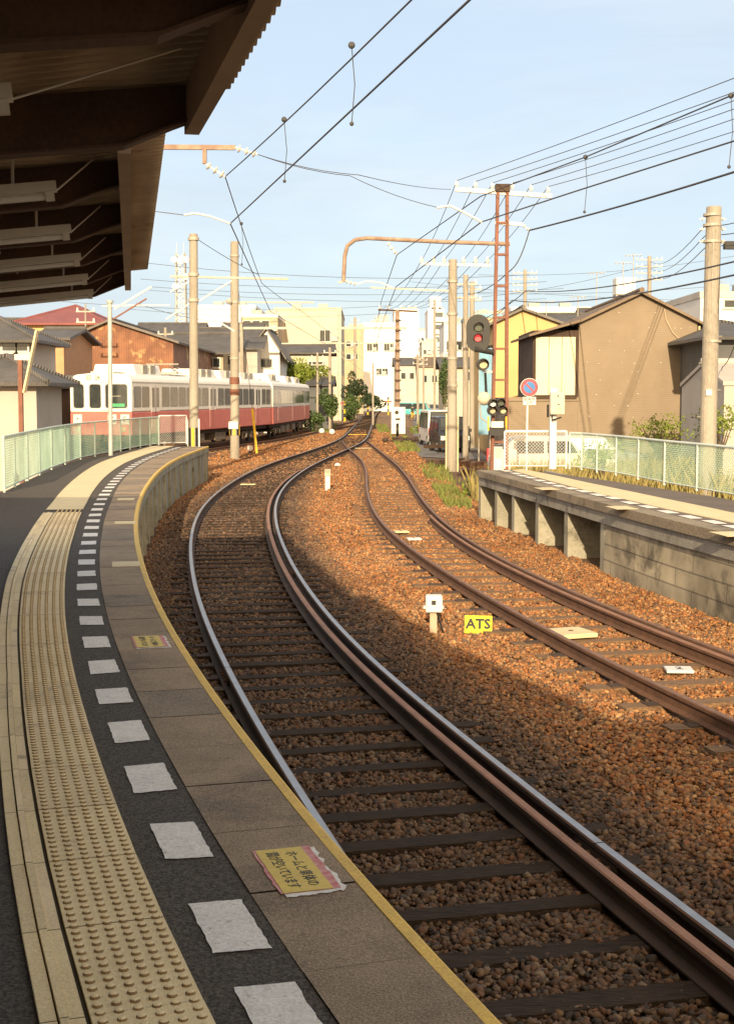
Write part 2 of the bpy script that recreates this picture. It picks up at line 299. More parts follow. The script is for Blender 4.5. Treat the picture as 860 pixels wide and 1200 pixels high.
# siding where the train stands
K['CL'] = [(14, -14.3), (20, -13.1), (28, -11.9), (33.5, -10.45), (40, -8.75), (47.3, -6.6), (53, -5.75), (59.5, -4.95), (66, -3.6), (76, -2.0), (88, -.9), (100, -.6)]
K['CL'] = [(y, x) for y, x in K['CL']]
K['CR'] = [(y, x+1.47) for y, x in K['CL']]
def curve(k, y0, y1, step=.4, z=0.):
    ys = np.arange(y0, y1+.001, step)
    xs = spline(K[k], ys); return np.c_[xs, ys, np.full(len(ys), z)]
def tangents(P):
    d = np.gradient(P[:, :2], axis=0); d /= np.linalg.norm(d, axis=1)[:, None]; return d
def offset(P, dist, dz=0.):
    d = tangents(P); n = np.c_[d[:, 1], -d[:, 0]]; Q = P.copy(); dist = np.asarray(dist); Q[:, :2] += n*(dist[:, None] if dist.ndim else dist); Q[:, 2] += dz; return Q
def arclen(P):
    return np.r_[0, np.cumsum(np.linalg.norm(np.diff(P[:, :2], axis=0), axis=1))]
def resample(P, step):
    s = arclen(P); t = np.arange(0, s[-1], step); return np.c_[[np.interp(t, s, P[:, i]) for i in range(3)]].T
def sweep(mb, P, prof, mis, lo=0):
    """prof: (offset right, z) loop; mis: material per profile edge"""
    d = tangents(P); n = len(prof); b = len(mb.v)
    for i in range(len(P)):
        nx, ny = d[i, 1], -d[i, 0]
        for (o, z) in prof: mb.v.append((P[i, 0]+nx*o, P[i, 1]+ny*o, P[i, 2]+z))
    for i in range(len(P)-1):
        for k in range(n):
            mb.f.append((b+i*n+k, b+(i+1)*n+k, b+(i+1)*n+(k+1) % n, b+i*n+(k+1) % n)); mb.m.append(mis[k])
    mb.f.append(tuple(b+k for k in range(n))); mb.m.append(mis[0])
    mb.f.append(tuple(b+(len(P)-1)*n+k for k in range(n-1, -1, -1))); mb.m.append(mis[0])
RAIL = [(-.024, 0), (.024, 0), (.033, -.008), (.033, -.034), (.008, -.045), (.008, -.118), (.062, -.132), (.062, -.142), (-.062, -.142), (-.062, -.132), (-.008, -.118), (-.008, -.045), (-.033, -.034), (-.033, -.008)]
RM = [0]+[1]*2+[2]*10+[1]; GM = [0]*3+[1]*10+[0]
def ribbon(mb, A, B, mi=0):
    b = len(mb.v); n = len(A)
    for p in A: mb.v.append(tuple(p))
    for p in B: mb.v.append(tuple(p))
    for i in range(n-1): mb.f.append((b+i, b+n+i, b+n+i+1, b+i+1)); mb.m.append(mi)

GZ = -.20
# ---------------------------------------------------------------- ground
g = MB(); n = 40
g.add([(-900, -60, GZ-.06), (900, -60, GZ-.06), (900, 3500, GZ-.06), (-900, 3500, GZ-.06)], [(0, 1, 2, 3)])
tag(g.build('ground', M['dirt']), kind='structure')
# track bed sheet with a gently uneven top
g = MB(); xs = np.arange(-18, 14.1, .5); ys = np.arange(-8, 120, .5)
for y in ys:
    for x in xs: g.v.append((x, y, GZ + .012*math.sin(x*2.1+y)*math.cos(y*1.3-x) ))
for j in range(len(ys)-1):
    for i in range(len(xs)-1): g.f.append((j*len(xs)+i, j*len(xs)+i+1, (j+1)*len(xs)+i+1, (j+1)*len(xs)+i)); g.m.append(0)
tag(g.build('track_bed', M['bed'], smooth=True), kind='structure')
# road right of the tracks
g = MB()
L_ = [(2.2, 36), (2.9, 50), (4.0, 70), (6.2, 110), (9.5, 170), (15, 260)]; R_ = [(5.2, 34), (6.4, 50), (8.2, 70), (11.5, 110), (15.5, 170), (23, 260)]
ribbon(g, [(x, y*S, GZ+.02) for x, y in L_], [(x, y*S, GZ+.02) for x, y in R_])
ribbon(g, [(5.0, 21, GZ+.016), (5.2, 58, GZ+.016)], [(16, 21, GZ+.016), (16, 58, GZ+.016)])
tag(g.build('road', M['road']), kind='structure')

# ---------------------------------------------------------------- tracks
def make_track(name, label, kL, kR, y0, y1, topmat, slp, spacing, root_y, guard=None, nmax=98, slen=2.1):
    PL = curve(kL, y0, y1, .5); PR = curve(kR, y0, y1, .5)
    root = thing(name, label, 'railway track', (float(np.interp(root_y, PL[:, 1], PL[:, 0])), root_y, GZ))
    for P in (PL, PR):
        mb = MB(); sweep(mb, P, RAIL, RM); mb.build('rail', [topmat, M['rust'], M['darkrust'] if kL == 'AL' else M['rust']], root)  # main track: web and foot coloured darker, so the flangeway reads black
    if guard:
        gk, off, ga, gb = guard
        P = curve(gk, ga, gb, .35); P = offset(P, off); mb = MB(); sweep(mb, P, RAIL, GM); mb.build('guard_rail', [M['guard'], M['darkrust'] if kL == 'AL' else M['rust']], root)
    Ct = (PL+PR)/2; s = arclen(Ct); d = tangents(Ct)
    st = np.arange(.3, s[-1], spacing); info = []
    rest = MB()
    for i, t in enumerate(st):
        x, y = np.interp(t, s, Ct[:, 0]), np.interp(t, s, Ct[:, 1]); dx, dy = np.interp(t, s, d[:, 0]), np.interp(t, s, d[:, 1])
        a = math.atan2(dy, dx)-PI/2 + random.uniform(-.025, .025)
        L = slen*random.uniform(.95, 1.05); w_ = (.165 if kL == 'AL' else .20)*random.uniform(.9, 1.08); zt = -.146 + random.uniform(-.008, .002)
        Mx = Matrix.Translation((x+random.uniform(-.04, .04), y, 0)) @ Matrix.Rotation(a, 4, 'Z')
        info.append((x, y, a, L, w_))
        mb = MB() if i < nmax else rest
        mb.box(-L/2, L/2, -w_/2, w_/2, zt-.14, zt, 0, Mx)
        for sx in (-1, 1):                               # tie plates and spikes
            mb.box(sx*.735-.13, sx*.735+.13, -.08, .08, zt+.0005, zt+.010, 1, Mx)
            for e in (-.09, .09):
                mb.box(sx*.735+e-.014, sx*.735+e+.014, -.05*(1 if e > 0 else -1)-.014, -.05*(1 if e > 0 else -1)+.014, zt+.010, zt+.034, 1, Mx)
        if i < nmax: mb.build('sleeper', [slp, M['darkrust']], root)
    if rest.v: tag(rest.build('sleepers', [slp, M['darkrust']], root), kind='stuff')
    return root, info
trA, infA = make_track('railway_track', 'curved main railway track with shiny rails and a guard rail beside the platform', 'AL', 'AR', -2, 400, M['railtop'], M['sleeper'], .56, 4, ('AR', -.155, -2, 47), nmax=95)
def fishplates(root, k, ys):
    P = curve(k, 2, 60, .25); d = tangents(P)
    for y in ys:
        i = int(np.argmin(np.abs(P[:, 1]-y))); p = P[i]; a = math.atan2(d[i, 1], d[i, 0])-PI/2; Mx = Matrix.Translation((p[0], p[1], 0)) @ Matrix.Rotation(a, 4, 'Z')
        for sx in (-1, 1):
            f_ = MB().box(min(sx*.011, sx*.030), max(sx*.011, sx*.030), -.28, .28, -.115, -.047, 0, Mx).build('fishplate', M['darkrust'], root)
            for b_ in (-.2, -.07, .07, .2): MB().tube([Mx @ Vector((sx*.03, b_, -.08)), Mx @ Vector((sx*.052, b_, -.08))], .016, 6).build('bolt', M['rust'], f_)
        MB().box(-.034, .034, -.004, .004, -.03, .0015, 0, Mx).build('rail_joint', M['black'], root)
fishplates(trA, 'AR', (7.6, 20, 32)); fishplates(trA, 'AL', (12.4, 24.8, 37))
trB, infB = make_track('railway_track', 'rusty brown side track curving past the far low platform', 'BL', 'BR', 2, 78, M['railtopB'], M['sleeperB'], .76, 14, ('BR', -.14, 2, 29))
trC, infC = make_track('railway_track', 'siding track under the parked red and white train', 'CL', 'CR', 25, 164, M['railtopB'], M['sleeperB'], 1.0, 68)
bpy.context.view_layer.update()

# ---------------------------------------------------------------- ballast stones
def stones():
    # jittered icosahedra, six shapes
    t = (1+5**.5)/2
    base = np.array([(-1, t, 0), (1, t, 0), (-1, -t, 0), (1, -t, 0), (0, -1, t), (0, 1, t), (0, -1, -t), (0, 1, -t), (t, 0, -1), (t, 0, 1), (-t, 0, -1), (-t, 0, 1)], float); base /= np.linalg.norm(base[0])
    F0 = np.array([(0, 11, 5), (0, 5, 1), (0, 1, 7), (0, 7, 10), (0, 10, 11), (1, 5, 9), (5, 11, 4), (11, 10, 2), (10, 7, 6), (7, 1, 8), (3, 9, 4), (3, 4, 2), (3, 2, 6), (3, 6, 8), (3, 8, 9), (4, 9, 5), (2, 4, 11), (6, 2, 10), (8, 6, 7), (9, 8, 1)])
    shapes = [base*RNG.uniform(.62, 1.25, (12, 1))+RNG.uniform(-.2, .2, (12, 3)) for _ in range(12)]
    pts = []; siz = []
    PEc = curve('PE', -5, 44.3, .5)
    def infoarr(inf): return np.array([(a, b, c, d, e) for a, b, c, d, e in inf])
    IA, IB, IC = infoarr(infA), infoarr(infB), infoarr(infC)
    rpx = lambda y: 2.32+(29.84-y)*.1247
    def region(y0, y1, dens, s0, s1, x0f, x1f):
        a, b = x0f(y0), x0f(y1); lo = min(a, b); hi = max(x1f(y0), x1f(y1))
        N = int((y1-y0)*(hi-lo)*dens); x = RNG.uniform(lo, hi, N); y = RNG.uniform(y0, y1, N)
        left = np.where(y < 44.3, np.interp(y, PEc[:, 1], PEc[:, 0])+.02, x0f(50)); right = np.where(y < 29.8, rpx(y)+.25, np.interp(y, [29.8, 77, 120], [2.9, 2.2, 2.5]))
        k = (x > left) & (x < right); x, y = x[k], y[k]
        keep = np.ones(len(x), bool)
        for I in (IA, IB, IC):
            J = I[(I[:, 1] > y0-2) & (I[:, 1] < y1+2)]
            for (cx, cy, a, L, w_) in J:
                dx, dy = x-cx, y-cy; u = dx*math.cos(a)+dy*math.sin(a); v = -dx*math.sin(a)+dy*math.cos(a)
                ins = (np.abs(u) < L/2+.01) & (np.abs(v) < w_/2-(.03 if y1 < 50 and I is IA else .01))
                if y1 < 50: keep &= ~(ins & (RNG.random(len(x)) > (.06 if I is IA else .42)))
                else: keep &= ~(ins & (RNG.random(len(x)) > .15))
        x, y = x[keep], y[keep]
        for kk in ('AL', 'AR', 'BL', 'BR'):
            P = curve(kk, y0-1, min(y1+1, K[kk][-1][0]*1.711), .5)
            if len(P) < 3: continue
            rx = np.interp(y, P[:, 1], P[:, 0]); ok = np.abs(x-rx) > .085; x, y = x[ok], y[ok]
        P = curve('AR', y0-1, y1+1, .5); rx = np.interp(y, P[:, 1], P[:, 0])
        if y0 < 46: ok = ~((x > rx-.26) & (x < rx)); x, y = x[ok], y[ok]
        s = RNG.uniform(s0, s1, len(x))*RNG.choice([1, 1, 1.25, .75], len(x))
        z = GZ+.022+RNG.uniform(-.012, .014, len(x)) + .012*np.sin(x*2.1+y)*np.cos(y*1.3-x)
        pts.append(np.c_[x, y, z]); siz.append(s)
    region(3.8, 9, 1550, .014, .025, lambda y: -1.4, lambda y: 6.2)
    region(9, 15.5, 1300, .014, .025, lambda y: -2.7, lambda y: 5.0)
    region(15.5, 24, 760, .017, .029, lambda y: -3.9, lambda y: 4.4)
    region(24, 38, 360, .021, .034, lambda y: -5.2, lambda y: 3.2)
    region(38, 58, 120, .028, .046, lambda y: -6.5, lambda y: 3)
    region(58, 112, 34, .03, .06, lambda y: -7., lambda y: 2.4)
    P = np.vstack(pts); S = np.concatenate(siz); N = len(P)
    ang = RNG.uniform(0, 2*PI, (N, 3)); ca, sa = np.cos(ang), np.sin(ang)
    V = np.stack(shapes)[RNG.integers(0, 12, N)] * (S[:, None, None]) * RNG.uniform(.65, 1.3, (N, 1, 3))
    def rot(V, i, j, c, s):
        a = V[:, :, i]*c[:, None]-V[:, :, j]*s[:, None]; b = V[:, :, i]*s[:, None]+V[:, :, j]*c[:, None]; V[:, :, i] = a; V[:, :, j] = b
    rot(V, 1, 2, ca[:, 0]*1, sa[:, 0]); rot(V, 0, 2, ca[:, 1], sa[:, 1]); rot(V, 0, 1, ca[:, 2], sa[:, 2]); V[:, :, 2] *= .8
    V += P[:, None, :]
    V = V.reshape(-1, 3); Fc = (F0[None]+12*np.arange(N)[:, None, None]).reshape(-1)
    me = bpy.data.meshes.new('ballast_stones'); me.vertices.add(len(V)); me.vertices.foreach_set('co', V.ravel().astype(np.float32))
    nf = N*20; me.loops.add(nf*3); me.loops.foreach_set('vertex_index', Fc.astype(np.int32)); me.polygons.add(nf)
    me.polygons.foreach_set('loop_start', np.arange(0, nf*3, 3, dtype=np.int32))
    pal = np.array([(.31, .155, .07), (.25, .115, .05), (.37, .21, .10), (.17, .095, .055), (.28, .18, .11), (.12, .085, .065), (.38, .25, .14), (.33, .135, .05)])*np.array([.98, .96, .86])
    col = pal[RNG.choice(8, N, p=[.2, .18, .14, .14, .1, .09, .05, .10])]*RNG.uniform(.6, 1.3, (N, 1))
    pn_ = (np.sin(P[:, 0]*1.7+np.sin(P[:, 1]*.9)*1.3)+np.sin(P[:, 1]*1.1+P[:, 0]*.6+2)+np.sin(P[:, 0]*4.1-P[:, 1]*2.3))/3
    PA, PB = curve('AL', -2, 120, .5), curve('AR', -2, 120, .5); cxa = np.interp(P[:, 1], PA[:, 1], (PA[:, 0]+PB[:, 0])/2); da = np.abs(P[:, 0]-cxa)
    g_ = np.clip((1.75-da)/.5, 0, 1)*np.clip((62-P[:, 1])/25, 0, 1)       # brake dust and grease on the running line
    gr = col.mean(1, keepdims=True); col = col*(1-.25*g_[:, None])+gr*.25*g_[:, None]; col *= (1-.48*g_[:, None])
    o_ = (1-g_)[:, None]; col *= .84; col *= 1+o_*np.array([[.17, .09, .0]])      # sunlit orange put into the stone colour away from the running line
    col *= (1+pn_*np.array([[.14], [.20], [.28]])).T          # patches of rustier and of greyer stone
    # rust-brown bands beside the running lines
    a = me.attributes.new('col', 'FLOAT_COLOR', 'POINT'); a.data.foreach_set('color', np.repeat(np.c_[col, np.ones(N)], 12, axis=0).ravel().astype(np.float32))
    me.materials.append(M['stone']); me.update(calc_edges=True)
    o = bpy.data.objects.new('ballast_stones', me); C.objects.link(o); tag(o, 'rusty brown crushed stone ballast between and beside the rails', 'ballast', kind='stuff')
    print('stones', N)
stones()

# ---------------------------------------------------------------- left platform
PZ = .90
pe = curve('PE', -4.6, 44.3, .30, PZ)
YK = [3, 8, 12, 16, 20.7, 26.5, 33, 45]
def ftab(v): return lambda y: np.interp(y, YK, v)
f_dot = ftab([.70, .72, .725, .735, .80, .95, 1.07, 1.15]); f_lin = ftab([1.12, 1.14, 1.22, 1.25, 1.31, 1.49, 1.68, 1.80]); f_slab = ftab([.395, .42, .42, .415, .44, .55, .62, .66]); f_dash = ftab([.52, .545, .54, .545, .60, .68, .76, .84])
def f_mix(t): return lambda y: f_dot(y)+(f_lin(y)-f_dot(y))*t
plat = thing('station_platform', 'curved station platform with tactile paving and a yellow painted edge', 'platform', (-3.5, 8, GZ))
def off(d, dz=0.): return offset(pe, -(d(pe[:, 1]) if callable(d) else np.full(len(pe), d)), dz)
mb = MB()                                                   # asphalt deck
inner = off(f_slab); left = inner.copy()
left[:, 0] = np.where(pe[:, 1] < 22.9, -6.3, np.interp(pe[:, 1], [22.9, 30, 35.2, 38.3, 44.6], [-6.12, -6.97, -7.40, -7.25, -7.1])); left[:, 1] = np.clip(pe[:, 1]+.0, -4.6, 44.3)
ribbon(mb, left, inner)
mb.build('asphalt_surface', M['asphalt'], plat)
M['copingb'] = mat('copingb', (.24, .19, .135), .9, col2=(.15, .12, .09), vscale=2.6, fine=.35, fscale=110, bump=.4, bscale=120, stain=((.09, .075, .06), 2.2, .52))
M['copingc'] = mat('copingc', (.33, .25, .165), .9, col2=(.22, .165, .11), vscale=1.8, fine=.35, fscale=130, bump=.4, bscale=120, stain=((.12, .10, .075), 1.8, .55))
mb = MB(); A = off(f_slab, .004); B = off(.045, .004)          # concrete coping: separate slabs with joints
s = arclen(pe); slab_no = 0; i = 0
while i < len(pe)-2:
    j = min(i+2, len(pe)-1)
    a0, a1 = A[i:j+1].copy(), B[i:j+1].copy()
    t = .008/.3
    a0[0] += (A[i+1]-A[i])*t; a1[0] += (B[i+1]-B[i])*t
    dz = random.uniform(-.0015, .002); a0[:, 2] += dz; a1[:, 2] += dz
    ribbon(mb, a0, a1, random.choice((0, 0, 1, 2)))
    i = j; slab_no += 1
mb.build('coping_slab', [M['coping'], M['copingb'], M['copingc']], plat)
mb = MB(); ribbon(mb, off(lambda y: f_slab(y)+.002, -.004), off(.0, -.004)); mb.build('joint_bed', M['gap'], plat)
mb = MB()                                                   # yellow nosing: top strip with rounded arris
prof = [(-.048, -.05), (-.048, .007), (-.012, .008), (.004, -.006), (.006, -.05)]
sweep(mb, pe, prof, [0]*5); mb.build('edge_line', M['yline'], plat)
mb = MB()                                                   # retaining wall and ribs
prof = [(-.15, -.046), (.0, -.052), (.0, -.19), (-.05, -.20), (-.05, -1.12), (-.2, -1.12)]
sweep(mb, pe, prof, [0]*6)
mb.build('retaining_wall', M['wallconc'], plat)
rs = resample(offset(pe, 0), 1.7); dd = tangents(rs)
for p, d in zip(rs, dd):
    if p[1] < -2 : continue
    Mx = Matrix.Translation((p[0], p[1], 0)) @ Matrix.Rotation(math.atan2(d[1], d[0])-PI/2, 4, 'Z')
    MB().prism([(-.048, PZ-.21), (.0, PZ-.21), (.02, GZ-.02), (-.048, GZ-.02)], -.09, .09, 'y', 0, Mx).build('buttress', M['wallconc'], plat)
mb = MB(); e = pe[-1]; mb.add([(e[0]-.02, e[1]-.005, GZ-.05), (-7.1, e[1]-.005, GZ-.05), (-7.1, e[1]-.005, PZ-.006), (e[0]-.02, e[1]-.005, PZ-.006)], [(0, 1, 2, 3)]); mb.build('end_wall', M['wallconc'], plat)
# tactile paving
pt = pe[pe[:, 1] < 19.6]; far = pe[pe[:, 1] >= 19.1]
def offp(P, d, dz=0.): return offset(P, -(d(P[:, 1]) if callable(d) else np.asarray(d)), dz)
mb = MB(); ribbon(mb, offp(pt, f_mix(1.01), .004), offp(pt, f_mix(-.005), .004)); mb.build('paving_bed', M['gap'], plat)
mb = MB()
rs = resample(pt, .60)
for i in range(len(rs)-1):                                  # tiles 0.6 m long with thin joints between
    seg = np.array([rs[i]+(rs[i+1]-rs[i])*t for t in (.004, .5, .996)])
    d = tangents(rs[i:i+2])
    def of(dst, dz=0.):
        q = seg.copy(); T0 = tangents(rs)[i]; T1 = tangents(rs)[i+1]
        for a in range(3):
            T = T0*(1-(.004, .5, .996)[a])+T1*(.004, .5, .996)[a]; dd_ = float(f_mix(dst)(q[a, 1])); q[a, 0] -= T[1]*dd_; q[a, 1] += T[0]*dd_
        q[:, 2] += dz; return q
    z_ = .016+random.uniform(-.001, .001)
    tm = random.choice((0, 0, 2, 3)); ribbon(mb, of(.70, z_), of(0, z_), tm); ribbon(mb, of(0, z_), of(-.002, 0)); ribbon(mb, of(.702, 0), of(.70, z_))
    for a, b, h in ((1.0, .90, .014), (.885, .83, .020), (.826, .735, .014)):
        ribbon(mb, of(a, h), of(b, h), random.choice((0, 0, 2, 3))); ribbon(mb, of(b, h), of(b-.002, .004)); ribbon(mb, of(a+.002, .004), of(a, h))
# domes
rs = resample(pt, .05); dd = tangents(rs)
for p, d in zip(rs, dd):
    if p[1] < 2.6: continue
    for c in range(6):
        o_ = float(f_mix(.70*(c+.5)/6)(p[1])); cx = p[0]-d[1]*o_; cy = p[1]+d[0]*o_; z0 = PZ+.0155
        n_ = 8 if p[1] < 9 else 5
        b = len(mb.v)
        for rr, hh in ((.0150, 0), (.0115, .0065), (.005, .0085)):
            for q in range(n_): mb.v.append((cx+rr*math.cos(2*PI*q/n_), cy+rr*1.0*math.sin(2*PI*q/n_), z0+hh))
        for r_ in range(2):
            for q in range(n_): mb.f.append((b+r_*n_+q, b+r_*n_+(q+1) % n_, b+(r_+1)*n_+(q+1) % n_, b+(r_+1)*n_+q)); mb.m.append(1 if r_ == 0 else 0)
        mb.f.append(tuple(b+2*n_+q for q in range(n_))); mb.m.append(0)
mb.build('tactile_paving', [M['tactile'], M['tacring'], M['tactileb'], M['tactilec']], plat)
mb = MB()
ribbon(mb, offp(far, f_lin, .012), offp(far, f_dot, .012)); ribbon(mb, offp(far, f_dot, .012), offp(far, f_dot, 0.)); ribbon(mb, offp(far, f_lin, 0.), offp(far, f_lin, .012))
mb.build('tactile_paving', M['tactile2'], plat)
# white dashes
sp = arclen(pe); YD = [3.41, 4.02, 4.82, 5.63, 6.43, 7.21, 8.0, 8.82, 9.68, 10.55, 11.42, 12.29, 13.15, 14.02, 14.9, 15.78, 16.66, 17.55, 18.45, 19.36, 20.3, 21.3, 22.3, 23.2, 24.1, 24.95]; YD = YD+[24.95+.9*k for k in range(1, 21)]; T = tangents(pe)
for yd_ in YD:
    sc = np.interp(yd_, pe[:, 1], sp); dx_ = np.interp(sc, sp, T[:, 0]); sc = np.interp(yd_-dx_*float(f_dash(yd_)), pe[:, 1], sp)
    if sc > sp[-1]-.3: break
    x, y = np.interp(sc, sp, pe[:, 0]), np.interp(sc, sp, pe[:, 1]); d = np.array([np.interp(sc, sp, T[:, 0]), np.interp(sc, sp, T[:, 1])]); d /= np.linalg.norm(d); 
    o_ = float(f_dash(y)); cx, cy = x-d[1]*o_, y+d[0]*o_
    mb = MB(); hw, hl = .083*random.uniform(.95, 1.05), .20*random.uniform(.93, 1.05); ns = 12; pts = []
    jit = .003 if y < 10 else .005
    cor = [(-hw, -hl), (hw, -hl), (hw, hl), (-hw, hl)]; sk = random.uniform(-.015, .015)
    for e in range(4):
        a, b = cor[e], cor[(e+1) % 4]
        for q in range(ns):
            u = a[0]+(b[0]-a[0])*q/ns+random.uniform(-jit, jit); v = a[1]+(b[1]-a[1])*q/ns+random.uniform(-jit, jit)+sk*u/hw
            pts.append((cx+d[1]*u+d[0]*v, cy-d[0]*u+d[1]*v, PZ+.0045))
    mb.add(pts+[(cx, cy, PZ+.0045)], [(q, (q+1) % len(pts), len(pts)) for q in range(len(pts))])
    mb.build('painted_dash', M['wpaint'], plat)
# warning stickers on the coping
def sticker(px, py, wid, hgt, ragged, label, texts, tx=None):
    c = gp(px, py, PZ+.007); i = np.argmin(np.abs(pe[:, 1]-c.y-.1)); d = T[i]; a = math.atan2(d[1], d[0])
    # local x runs towards the viewer along the platform, local y towards the track
    Rm = Matrix.Translation(c) @ Matrix.Rotation(a+PI+.0, 4, 'Z')
    r = thing('warning_sticker', label, 'sticker', c)
    mb = MB(); n_ = 14
    def loop(x0, x1, y0, y1, j, z):
        P = []
        for (a_, b_) in (((x0, y0), (x1, y0)), ((x1, y0), (x1, y1)), ((x1, y1), (x0, y1)), ((x0, y1), (x0, y0))):
            for q in range(n_): P.append(Rm @ Vector((a_[0]+(b_[0]-a_[0])*q/n_+random.uniform(-j, j), a_[1]+(b_[1]-a_[1])*q/n_+random.uniform(-j, j), z)))
        return P
    h, w2 = hgt/2, wid/2
    def fill(P, z):
        cc = sum(P, Vector())/len(P); return P+[cc], [(q, (q+1) % len(P), len(P)) for q in range(len(P))]
    if ragged:
        mb = MB(); mb.add(*fill(loop(-w2+.01, w2+.025, -h-.004, h+.042, .010, 0.), 0)); mb.build('torn_backing', M['wpaint'], r)
        mb = MB(); mb.add(*fill(loop(-w2-.004, w2, -h-.012, h+.030, .004, .0015), 0)); mb.build('torn_border', M['pinkpaper'], r)
    mb = MB(); mb.add(*fill(loop(-w2, w2, -h, h, .001, .003), 0)); mb.build('paper', M['paper'], r)
    for s_, size, y_, sx in texts:
        text_part(s_, size, Rm @ Matrix.Translation((0, y_, .0035)), M['blackpaint'], 'lettering', r, depth=.0005, sx=sx)
    return r
sticker(343, 1019, .43, .165, True, 'torn yellow warning sticker with two lines of black writing on the platform edge slab', [('ホームと車体の', .050, .030, 1.0), ('間が空いています', .050, -.036, .90)])
sticker(174, 752, .42, .17, True, 'smaller faded yellow warning sticker on the slab beyond the torn one', [('ホームと車体の', .048, .032, 1.0), ('間が空いています', .048, -.034, .9)])
for px, py, lb in ((148, 661, 'pale worn sticker on the coping slab, third one along the platform edge'), (147, 612.5, 'pale worn sticker on the coping slab, fourth one along the platform edge'), (148, 585, 'pale worn strip sticker near the bend of the platform edge')):
    c = gp(px, py, PZ+.007); mb = MB(); i = np.argmin(np.abs(pe[:, 1]-c.y)); Mx = Matrix.Translation(c) @ Matrix.Rotation(math.atan2(T[i][1], T[i][0])-PI/2, 4, 'Z')
    mb.box(-.13, .13, -.2, .2, 0, .002, 0, Mx); o = mb.build('warning_sticker', M['tactile2']); tag(o, lb, 'sticker')

# ---------------------------------------------------------------- low fence wall at the left and fences
def fence(name, label, base_pts, h, frame, mesh, pitch=.06, wr=.0022, gate=None, top_r=.022, bottom=True, post_r=.022):
    P = [Vector(p) for p in base_pts]; root = thing(name, label, 'fence', P[0])
    for p in P: MB().tube([p, p+Vector((0, 0, h))], post_r, 8).build('post', frame, root)
    MB().tube([p+Vector((0, 0, h)) for p in P], top_r, 8).build('top_rail', frame, root)
    if bottom: MB().tube([p+Vector((0, 0, .06)) for p in P], .014, 6).build('bottom_rail', frame, root)
    mb = MB()
    for a, b in zip(P[:-1], P[1:]):
        L = (b-a).length; d = (b-a)/L; n_ = d.cross(Vector((0, 0, 1)))*.006; H = h-.08
        def pt(u, v): return a+d*u+Vector((0, 0, .06+v))
        k = -int(H/pitch)
        while k*pitch < L:
            u0 = k*pitch
            # rising and falling wires clipped to the panel
            v0 = max(0, -u0); v1 = min(H, L-u0)
            if v1 > v0: mb.tube([pt(u0+v0, v0)+n_, pt(u0+v1, v1)+n_], wr, 3, cap=False); mb.tube([pt(u0+v0, H-v0)-n_, pt(u0+v1, H-v1)-n_], wr, 3, cap=False)
            k += 1
    mb.build('chain_mesh', mesh, root)
    return root
lf = [gp(5.6, 577, PZ), gp(18, 571, PZ), gp(33, 563.5, PZ), gp(47, 557, PZ), gp(61, 550.5, PZ), gp(77, 544.5, PZ), gp(95, 538.5, PZ), gp(112, 535, PZ), gp(131, 531.5, PZ), gp(142, 529, PZ), gp(153, 526.8, PZ), gp(165, 524.6, PZ), gp(176, 522.8, PZ), gp(186, 521.6, PZ)]
fence('mesh_fence', 'pale green chain link fence along the back of the curved platform', lf, .93, M['fmint'], M['mmint'], .085, .0040)
fence('mesh_fence', 'short white framed mesh panel closing the end of the curved platform', [gp(187, 521.4, PZ), gp(219, 520.6, PZ)], .97, M['fwhite'], M['fwhite'], .085, .004)
rf = [gp(591, 549, PZ), gp(663, 549, PZ)]
fence('mesh_fence', 'white framed mesh panel at the end of the low platform', rf, .83, M['fwhite'], M['fwhite'], .075, .0042, top_r=.028)
rf = [gp(667, 549.5, PZ), gp(681, 550.5, PZ), gp(699, 553.5, PZ), gp(721.5, 557, PZ), gp(747.5, 562, PZ), gp(778, 568.5, PZ), gp(816, 575.5, PZ), gp(862, 584, PZ), gp(915, 594, PZ), gp(980, 607, PZ)]
fence('mesh_fence', 'long pale green chain link fence at the back of the low platform', rf, .80, M['fframe'], M['mmint'], .070, .0042, top_r=.024)
mb = MB(); mb.box(-6.42, -6.34, -4, 22.6, GZ, 1.75); tag(mb.build('corrugated_fence', M['rustwall']), 'low rusty corrugated wall running behind the platform', 'wall')
mb = MB()

